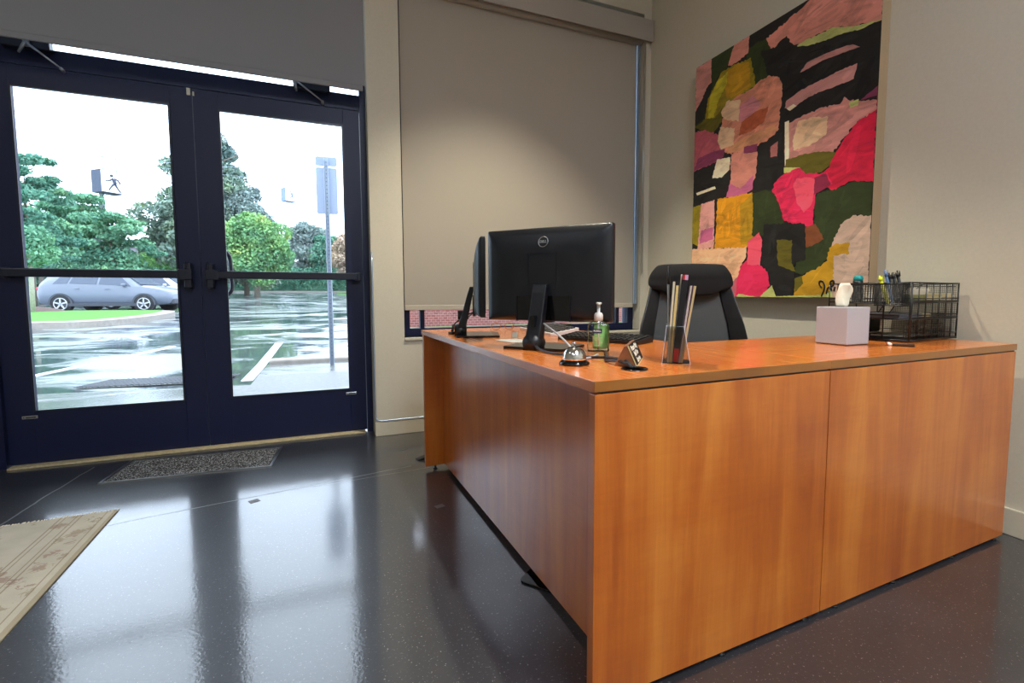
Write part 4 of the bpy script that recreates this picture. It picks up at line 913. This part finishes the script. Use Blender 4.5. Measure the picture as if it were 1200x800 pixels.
# planted island with a curb
isl = [(-16,13.2),(-11,13.6),(-6.1,14.2),(-5.2,14.3),(-4.78,15.4),(-4.6,17),(-4.65,18.9),(-5.1,20.9),(-6.4,21.6),(-9.6,22.0),(-16,22.0)]
def inset(P, d_):
    c = Vector((-9.5,18)); return [tuple(Vector(p)+(c-Vector(p)).normalized()*d_) for p in P]
def dens(P, k=6):
    Q = smooth_path([(x,y,0) for x,y in P]+[(P[0][0],P[0][1],0)], k)[:-1]; return [(q.x,q.y) for q in Q]
io = dens(isl); ii = dens(inset(isl,.34))
b = B(); n_ = len(io); rg_ = []
for (xo,yo),(xi,yi) in zip(io,ii):
    rg_.append([(xo,yo,GZ(yo)-.1),(xo,yo,GZ(yo)+.13),(xi,yi,GZ(yi)+.15),(xi,yi,GZ(yi)-.1)])
rg_.append(rg_[0]); b.loft(rg_, caps=False); struct('curb', b, 'curb')
b = B(); V_ = [b.bm.verts.new((x,y,GZ(y)+.145)) for x,y in ii]; c_ = b.bm.verts.new((-9.5,18,GZ(18)+.24))
for k in range(len(V_)): b.bm.faces.new((V_[k],V_[(k+1)%len(V_)],c_))
struct('lawn', b, 'grass')
# mulch mound + small trunk on the island
M['mulch'] = speckled('mulch', (96,76,72), .95, .4, 20, .6); M['bark'] = speckled('bark', (120,112,100), .9, .25, 14, .5); M['bark_pale'] = speckled('pale_bark', (176,170,156), .9, .2, 20, .4)
b = B(); b.lathe([(1.25,0),(1.0,.10),(.5,.19),(0,.22)], 28, (0,0,0), 1.2, 1.0); tag(obj('mulch_bed', b, 'mulch', None, (-9.2,20.1,GZ(20.1)+.16)), 'brown mulch mound on the grass island by the rear wheel', 'mulch', None, 'stuff')

# ---- foliage
def foliage_mesh(clumps, leaf, m_, name, parent, density=1.):
    P, Fc = [], []
    for (cx_, cy2, cz, rx, ry, rz_, n_) in clumps:
        n_ = int(n_*density)
        d = RNG.normal(size=(n_,3)); d /= np.linalg.norm(d,axis=1)[:,None]; rad = RNG.uniform(.45,1.05,n_)[:,None]**.6
        c = np.array([cx_,cy2,cz])+d*rad*np.array([rx,ry,rz_])
        a = RNG.normal(size=(n_,3)); a /= np.linalg.norm(a,axis=1)[:,None]; q = RNG.normal(size=(n_,3)); t_ = np.cross(a,q); t_ /= np.linalg.norm(t_,axis=1)[:,None]
        s = leaf*RNG.uniform(.6,1.3,(n_,1))
        quad = np.stack([c-a*s, c-t_*s*.55, c+a*s, c+t_*s*.55],1)
        P.append(quad.reshape(-1,3))
    P = np.concatenate(P); nf = len(P)//4
    me = bpy.data.meshes.new(name); me.from_pydata(P.tolist(), [], np.arange(nf*4).reshape(-1,4).tolist()); me.materials.append(M[m_])
    o = bpy.data.objects.new(name, me); COL.objects.link(o); o.parent = parent; return o
def veiled_leafmat(name, a, c, e=None, sc=.5):  # the pale bluish veil of sky glare is put into these leaf colours
    m = mat(name, a, .7, spec=.25); n = N(m); f = n.noise(n.coord(), sc, 4, .7)
    st = [(.36, a), (.58, c)]+([(.7, e)] if e else []); n.col(n.ramp(f, st)); M[name] = m
veiled_leafmat('leaf_teal', (72,128,108), (112,160,136), (150,182,120)); veiled_leafmat('leaf_mid', (80,132,112), (122,172,132), (158,192,118)); veiled_leafmat('leaf_grey', (112,130,130), (140,158,152))
veiled_leafmat('leaf_dark', (92,116,112), (128,150,130), (150,172,122), .4); veiled_leafmat('leaf_yellow', (92,146,110), (136,180,112), (190,194,104), .6); veiled_leafmat('leaf_autumn', (168,146,132), (196,176,150), None); veiled_leafmat('leaf_hedge', (64,118,100), (100,156,128), None, .8); veiled_leafmat('leaf_lime', (104,168,116), (156,204,128), None, .8)
def tree(name, label, x, y, h, cr, shape, m_, n_, leaf=.16, trunk=.16, grp='trees beyond the parking lot', cb=.3, bark='bark'):
    n_ = int(n_*1.7); leaf *= .66; z0 = GZ(min(y,62))-.05; t = thing(name, label, 'tree', (x,y,z0), 0, grp); cl = []; rnd = random.Random(int(x*31+y*7))
    if shape == 'cone':
        for k in range(14):
            f = k/13; cl.append((0,0,h*(.12+.84*f),cr*(1-f)**.8+.08,cr*(1-f)**.8+.08,h*.07,n_//14))
    elif shape == 'layers':
        for k in range(46):
            f = rnd.random(); a = rnd.uniform(0,2*PI); rr = cr*(1.05-.55*f*f)*rnd.random()**.5; s_ = cr*rnd.uniform(.12,.30)
            cl.append((rr*math.cos(a), rr*math.sin(a), h*(cb+(1-cb)*f), s_*1.3, s_*1.3, s_*.42, int(n_*s_/cr/9)))
        cl.append((0,0,h*.42,cr*.75,cr*.75,h*.2,n_//4))
    elif shape == 'conifer':
        for k in range(70):
            f = rnd.random(); a = rnd.uniform(0,2*PI); ww = cr*(1-f)**.62; rr = ww*rnd.uniform(.3,1); s_ = cr*rnd.uniform(.10,.24)
            cl.append((rr*math.cos(a),rr*math.sin(a),h*(.10+.88*f),s_*1.3,s_*1.3,s_*.8,int(n_*s_/cr/12)))
        for k in range(8): f = k/8; cl.append((0,0,h*(.15+.80*f),cr*(.72*(1-f)**.7+.05),cr*(.72*(1-f)**.7+.05),h*.08,n_//16))
    else:
        for k in range(44):
            a = rnd.uniform(0,2*PI); e = rnd.uniform(-1,1); rr = cr*.85*math.sqrt(max(0,1-e*e*.85))*rnd.uniform(.35,1); s_ = cr*rnd.uniform(.13,.32)
            cl.append((rr*math.cos(a),rr*math.sin(a),h*(cb+(1-cb)*(.5+.45*e)),s_,s_,s_*.8,int(n_*s_/cr/8)))
        cl.append((0,0,h*(cb+(1-cb)*.45),cr*.72,cr*.72,h*(1-cb)*.36,n_//4))
    foliage_mesh(cl, leaf, m_, 'foliage', t)
    b = B(); b.tube([(0,0,0),(.05,0,h*.3),(-.04,.03,h*.6),(0,0,h*.85)], [trunk,trunk*.75,trunk*.45,trunk*.15], 8)
    if shape != 'cone':
        for k in range(6):
            a = k*1.1+.3; z = h*(.3+.09*k); b.tube([(0,0,z),(cr*.3*math.cos(a),cr*.3*math.sin(a),z+h*.07),(cr*.6*math.cos(a),cr*.6*math.sin(a),z+h*.11)], [trunk*.35,trunk*.22,trunk*.08], 6)
    obj('trunk', b, bark, t); return t
tree('deciduous_tree', 'tall loose blue-green tree beside the left jamb of the doors', -11.6, 27.5, 6.6, 1.55, 'layers', 'leaf_teal', 5200, .15, .12)
tree('deciduous_tree', 'blue-green tree with yellow tips low behind the parked cars at far left', -13.6, 33, 4.6, 2.0, 'round', 'leaf_mid', 4200, .19, .14)
tree('deciduous_tree', 'spreading tree with flat light-green layers left of the cypress', -15.2, 40, 6.6, 2.6, 'layers', 'leaf_mid', 5200, .2, .15)
tree('deciduous_tree', 'spreading green tree in front of the cypress and the gabled house', -12.2, 38, 5.3, 2.3, 'layers', 'leaf_mid', 4600, .19, .14)
tree('deciduous_tree', 'dusky grey-green tree low behind the layered trees', -16.6, 44, 5.2, 3.0, 'round', 'leaf_grey', 4200, .24, .15)
tree('cypress_tree', 'narrow pointed cypress rising under the crossing sign', -16.45, 50, 8.6, .5, 'cone', 'leaf_grey', 4200, .13, .10)
tree('conifer_tree', 'tallest dark conifer standing behind the meeting stiles of the doors', -8.3, 45, 12.6, 5.0, 'conifer', 'leaf_dark', 17000, .27, .28)
tree('deciduous_tree', 'loose grey-green tree top reaching into the right leaf', -5.9, 45, 8.6, 2.6, 'round', 'leaf_grey', 5200, .2, .2)
tree('deciduous_tree', 'rounded yellow-green tree right of the conifer', -4.6, 40, 6.0, 2.7, 'round', 'leaf_yellow', 8000, .2, .2, cb=.2)
tree('deciduous_tree', 'distant grey-green tree behind the sign post side of the white shed', -1.5, 58, 7.2, 3.0, 'round', 'leaf_grey', 5200, .26, .2)
tree('deciduous_tree', 'low distant teal tree above the hedge', -.1, 56, 6.0, 2.3, 'round', 'leaf_teal', 4200, .24, .2)
tree('deciduous_tree', 'reddish autumn tree at the right edge of the right leaf', 2.1, 50, 5.4, 2.2, 'round', 'leaf_autumn', 4600, .2, .2)
tree('deciduous_tree', 'dark tree low between conifer and gabled house', -11.4, 47, 5.6, 2.0, 'round', 'leaf_dark', 4000, .22, .2)
# slender trunk by the car, crown out of the glass
t = thing('young_tree', 'slender pale trunk rising from the mulch mound', 'tree', (-8.05,19.0,GZ(19)+.2)); b = B(); b.tube([(0,0,0),(.02,0,1.0),(0,.02,1.7)], [.07,.06,.045], 8); obj('trunk', b, 'bark_pale', t)
b = B(); foliage_mesh([(-.1,0,1.75,.8,.8,.42,1500),(.1,0,2.2,.5,.5,.35,600)], .07, 'leaf_mid', 'foliage', t); b.bm.free()
def hedge(label, x0, x1, y, z0, h, d_, m_, n_, name='hedge', leaf=.12):
    t = thing(name, label, 'hedge', ((x0+x1)/2,y,z0)); cl = []; k = max(2,int((x1-x0)/1.1))
    for i in range(k): cl.append(((x0+(x1-x0)*(i+.5)/k)-(x0+x1)/2, 0, h*.5*(1+.08*math.sin(i*2.1)), (x1-x0)/k*.75, d_, h*.52, n_//k))
    foliage_mesh(cl, leaf, m_, 'foliage', t)
    b = B()
    for i in range(k): xx = (x0+(x1-x0)*(i+.5)/k)-(x0+x1)/2; b.tube([(xx,0,0),(xx+.1,0,h*.6)],[.05,.03],6)
    obj('stems', b, 'bark', t)
    b = B(); b.box((0,0,h*.42),(x1-x0,d_*.7,h*.84),bev=.3); obj('inner_growth', b, m_, t); return t
hedge('long teal-green hedge along the far side of the wet lot', -9.2, 4.8, 55, GZ(55), 2.55, .9, 'leaf_hedge', 16000)
hedge('lime-green shrubs beside the gabled house', -13.6, -9.6, 42, GZ(42), 2.9, .8, 'leaf_lime', 4200, 'shrub_border')
hedge('dark green shrubs below the layered trees', -18.5, -13.8, 42.5, GZ(42), 2.2, .8, 'leaf_hedge', 4200, 'shrub_border')
gstrip('far_curb', -20, 20, [53.4,53.9], 'curb', .10, .4)
tag(obj('lawn_verge', B().b2(.9, 6, 48, 49.2, GZ(48)-.05, GZ(48)+.10, .03), 'grass'), None, None)
bpy.data.objects['lawn_verge']['kind'] = 'structure'
# gabled house
hs = thing('house', 'small white gabled house with a dusky roof among the trees', 'house', (-16.9,56,GZ(56)), R(0))
M['house_wall'] = mat('house_wall', (205,206,214), .8); M['roof'] = mat('dusky_roof', (112,96,110), .8); M['dark_win'] = mat('dark_window', (70,72,84), .3)
b = B(); b.prism([(-2.5,0),(2.5,0),(2.5,3.1),(.35,4.05),(-2.5,3.1)], 0, 6, 'y'); obj('walls', b, 'house_wall', hs)
b = B(); b.prism([(-3.2,2.72),(.35,4.05),(3.2,2.85),(3.2,3.05),(.35,4.28),(-3.2,2.95)], -.4, 6.4, 'y'); obj('roof', b, 'roof', hs)
b = B(); b.b2(.1,.62,-.05,0,3.25,3.62); w1 = obj('gable_vent', b, 'dark_win', hs); b = B(); b.b2(-.9,-.4,-.05,0,2.4,2.75); obj('window', b, 'dark_win', hs)
# white shed behind the hedge
hs = thing('white_building', 'low white building half hidden behind the hedge', 'building', (-3.6,66,GZ(62)))
b = B(); b.b2(-2.4,1.3,0,4,0,3.35); obj('walls', b, 'house_wall', hs); b = B(); b.b2(-2.6,1.5,-.2,4.2,3.35,3.5); obj('roof', b, 'roof', hs)

# ---- brick wing seen under the lowered shade
m = mat('red_brick', (150,96,92), .85); M['brick'] = m; n = N(m)
br = n.n('ShaderNodeTexBrick'); br.inputs['Scale'].default_value = 4.6; br.inputs['Color1'].default_value = (*lin((140,78,74)),1); br.inputs['Color2'].default_value = (*lin((122,62,62)),1); br.inputs['Mortar'].default_value = (*lin((176,150,146)),1)
br.inputs['Mortar Size'].default_value = .012; mpn = n.coord((1,1,1),(R(90),0,0)); n.l(mpn, br.inputs['Vector']); n.col(br.outputs[0])
tag(obj('brick_wing', B().b2(1.62,13,11.0,11.4,0,4.6), 'brick'), 'red brick wing of the building seen under the lowered shade', 'building')
struct('lawn', B().b2(1.55,13,8.2,10.98,-.1,.22,.05), 'grass')

# ---- signs
M['sign_back'] = mat('sign_back_metal', (150,162,186), .55, .2); M['post'] = mat('galvanised_post', (168,180,196), .5, .3)
sp = thing('street_sign', 'two grey sign panels seen from behind on a perforated post', 'sign', (.045,7.0,0), R(-7))
b = B(); b.prism(rrect(-.13,.13,2.00,2.60,.022), .022, .026, 'y'); obj('sign_panel', b, 'sign_back', sp)
b = B(); b.prism(rrect(-.13,.13,2.62,2.74,.022), .022, .026, 'y'); obj('sign_panel', b, 'sign_back', sp)
b = B(); b.b2(-.028,-.022,-.018,.022,0,2.72); b.b2(.022,.028,-.018,.022,0,2.72); b.b2(-.028,.028,.018,.022,0,2.72); obj('post', b, 'post', sp)
po = sp.children[-1]
b = B()
for k in range(52): b.cyl((0,.0165,.12+k*.05),(0,.0182,.12+k*.05),.006,seg=8)
obj('post_holes', b, 'dark_win', po)
M['signal_dark'] = mat('signal_housing', (52,62,84), .6); M['signal_face'] = mat('lit_signal_face', (245,247,250), .4, emit=(1,1,1), estr=1.0)
def ped_sign(label, x, y, z, s, rz, side_m, D2=.5):
    t = thing('crossing_sign', label, 'sign', (x,y,z), rz, 'hanging crossing signs')
    W2, H2 = .33*s, .375*s
    b = B(); b.b2(-W2,W2,0.006,D2,-H2,H2); hb = obj('housing', b, side_m, t)
    b = B(); b.b2(-W2+.012*s,W2-.002,0,.006,-H2+.022*s,H2-.022*s); obj('lit_face', b, 'signal_face', t)
    # walking figure
    q = lambda pts, r_: b.tube([(u*s,-.012*s,v_*s) for u, v_ in pts], [k*s for k in r_], 8)
    b = B()
    b.lathe([(0,-.012),(.05,-.012),(.05,.012),(0,.012)],20)
    for vv in b.bm.verts: vv.co = Vector((vv.co.x*s-.02*s+.0, -.012*s+vv.co.z*.3, vv.co.y*s+.20*s))
    q([(.03,.10),(.07,-.04),(.05,-.09)], [.052,.055,.04]); q([(.02,.11),(-.07,.04),(-.20,.01)], [.028,.024,.018]); q([(.06,.11),(.16,.08),(.24,-.04)], [.03,.024,.018])
    q([(.05,-.06),(-.04,-.16),(-.12,-.30)], [.036,.026,.018]); q([(.07,-.06),(.13,-.18),(.23,-.33)], [.036,.026,.018])
    mn_ = obj('walking_figure', b, side_m, t)
    for k, zz in enumerate((W2*.6,-W2*.6)):
        b = B(); b.tube([(zz,.1*s,H2),(zz,.1*s,H2+.45*s)], .012*s, 6); b.box((zz,.1*s,H2+.45*s),(.05*s,.03*s,.06*s)); obj('hanger', b, 'post', t)
    return t
ped_sign('nearer hanging crossing sign with a dark walking figure, in the left leaf', -6.28, 20, 4.60, .95, R(46), 'signal_dark', .50)
M['signal_pale'] = mat('pale_signal_housing', (120,136,178), .6)
ped_sign('smaller far crossing sign with a faint walking figure, in the right leaf', -1.62, 30, 6.42, .95, R(34), 'signal_pale', .45)
for lab, (x, y, z), (xa, xb) in (('thin span wire holding the nearer crossing sign', (-6.42,20.1,5.38), (-17,3.2)), ('thin span wire holding the far crossing sign', (-1.62,30.1,7.2), (-22,5.2))):
    b = B(); pts = []
    for k in range(25):
        X_ = xa+(xb-xa)*k/24; pts.append((X_, y, z+.0035*(X_-x)**2))
    b.tube(pts, .006, 5); tag(obj('span_wire', b, 'post'), lab, 'wire', 'span wires over the street')

# ---- cars
def car(label, x, y, rz, paint, scale=1.0):
    z0 = GZ(y)-.012; t = thing('car', label, 'car', (x,y,z0), rz, 'cars parked in the lot')
    M.setdefault('tyre', mat('tyre', (40,42,46), .8)); M.setdefault('cladding', mat('grey_cladding', (62,66,76), .6)); M.setdefault('carglass', mat('car_glass', (84,92,108), .12, spec=.25)); M.setdefault('rim', mat('alloy', (190,192,196), .3, .8))
    M.setdefault('tail', mat('tail_lamp', (190,20,50), .2)); M.setdefault('headlamp', mat('headlamp', (190,196,204), .1))
    # stations: x, z_bottom, z_belt, z_top, half width belt, half width top
    S = [(0,.50,.80,.98,.80,.74),(.06,.36,.92,1.12,.84,.72),(.25,.30,1.0,1.36,.87,.64),(.62,.27,1.04,1.50,.89,.62),(1.0,.26,1.05,1.555,.90,.615),(1.6,.25,1.03,1.575,.90,.615),(2.2,.25,1.01,1.565,.90,.615),(2.65,.25,.99,1.50,.90,.62),(3.0,.25,.985,1.30,.90,.66),(3.38,.26,.975,1.03,.89,.74),(3.7,.27,.94,.985,.88,.76),(4.05,.30,.86,.92,.85,.74),(4.3,.34,.72,.82,.78,.68),(4.44,.40,.62,.70,.66,.56)]
    rings = []
    for (X_,zb,zl,zt,wb,wt_) in S:
        zm = zb+(zl-zb)*.45
        rings.append([(X_,-wb+.05,zb),(X_,-wb-.005,zm),(X_,-wb,zl),(X_,-wt_,zt-.03),(X_,-wt_+.12,zt),(X_,0,zt+.02),(X_,wt_-.12,zt),(X_,wt_,zt-.03),(X_,wb,zl),(X_,wb+.005,zm),(X_,wb-.05,zb)])
    b = B(); b.loft(rings, smooth=True); body = obj('car_body', b, paint, t)
    # glass: side windows and screens
    def side_pt(X_, f, off, s):
        for A, C in zip(S, S[1:]):
            if A[0] <= X_ <= C[0]:
                u = (X_-A[0])/(C[0]-A[0]); zl = A[2]+(C[2]-A[2])*u; zt = A[3]+(C[3]-A[3])*u-.03; wb = A[4]+(C[4]-A[4])*u; wt_ = A[5]+(C[5]-A[5])*u
                return (X_, s*(wb+(wt_-wb)*f+off), zl+(zt-zl)*f)
    for s in (-1,1):
        for (xa,xb_,xc,xd) in ((.55,1.02,1.12,.78),(1.10,1.98,1.98,1.17),(2.06,3.12,2.66,2.06)):
            b = B(); Q = [side_pt(xa,.10,.012,s), side_pt(xb_,.08,.012,s), side_pt(xc,.86,.012,s), side_pt(xd,.86,.012,s)]
            Q2 = [(q_[0], q_[1]-s*.02, q_[2]) for q_ in Q]; b.loft([Q,Q2]); obj('side_window', b, 'carglass', t)
        b = B(); b.box((2.92,s*.96,1.05),(.12,.13,.10),bev=.03); obj('mirror', b, paint, t)
        b = B(); b.b2(.75,3.55,s*.90-.02,s*.90+.02,.24,.36,.01); obj('sill', b, 'cladding', t)
        b = B(); b.box((1.35,s*.915,.90),(.16,.02,.03),bev=.008); b.box((2.35,s*.915,.89),(.16,.02,.03),bev=.008); obj('door_handles', b, paint, t)
    b = B(); Q = [(2.66,-.54,1.515),(2.66,.54,1.515),(3.36,.68,1.06),(3.36,-.68,1.06)]; b.loft([Q,[(q_[0]+.02,q_[1],q_[2]+.02) for q_ in Q]]); obj('windscreen', b, 'carglass', t)
    for X_ in (.80,3.55):
        for s in (-1,1):
            b = B(); prof_ = [(.40*math.cos(a),.40*math.sin(a)) for a in [R(-8+196*k/16) for k in range(17)]]+[(.335*math.cos(a),.335*math.sin(a)) for a in [R(188-196*k/16) for k in range(17)]]
            b.prism([(X_+u,.33+v_) for u,v_ in prof_], s*.86, s*.925, 'y'); b.prism([(X_+.335*math.cos(a),.33+.335*math.sin(a)) for a in [R(360*k/24) for k in range(24)]], s*.86, s*.908, 'y'); obj('wheel_arch', b, 'cladding', t)
            b = B(); b.tube([(X_,s*.70,.33),(X_,s*.915,.33)], .325, 28); wh = obj('wheel', b, 'tyre', t)
            b = B()
            for k in range(5): a = R(90+72*k); b.box((X_+.11*math.cos(a), s*.925,.33+.11*math.sin(a)),(.20,.02,.055),(0,-a,0),bev=.004,seg=1)
            rim_ = [(X_+.215*math.cos(a), s*.922, .33+.215*math.sin(a)) for a in [k*2*PI/24 for k in range(24)]]; b.tube(rim_, .018, 6, closed=True); b.cyl((X_,s*.91,.33),(X_,s*.935,.33),.045); obj('alloy_rim', b, 'rim', wh)
    for s in (-1,1):
        b = B(); b.box((.09,s*.72,.90),(.22,.22,.12),(0,0,s*R(14)),bev=.03); obj('tail_light', b, 'tail', t)
        b = B(); b.box((4.14,s*.70,.76),(.30,.16,.10),(0,R(12),s*R(-24)),bev=.03); obj('headlight', b, 'headlamp', t)
    b = B(); b.box((4.38,0,.42),(.18,1.34,.22),bev=.05); b.box((.06,0,.42),(.16,1.5,.20),bev=.04); b.box((4.42,0,.62),(.06,.5,.12),bev=.01); obj('bumpers', b, 'cladding', t)
    return t
M['car_silver'] = mat('silver_blue_paint', (108,116,132), .32, .0, coat=.25); M['car_white'] = mat('white_paint_car', (196,200,206), .3, coat=.6)
car('silver-blue crossover parked side-on behind the grass island', -9.70, 24.45, math.atan2(-.61,2.74), 'car_silver')
car('white car parked beyond the silver-blue crossover', -9.1, 27.2, math.atan2(-.61,2.74), 'car_white')
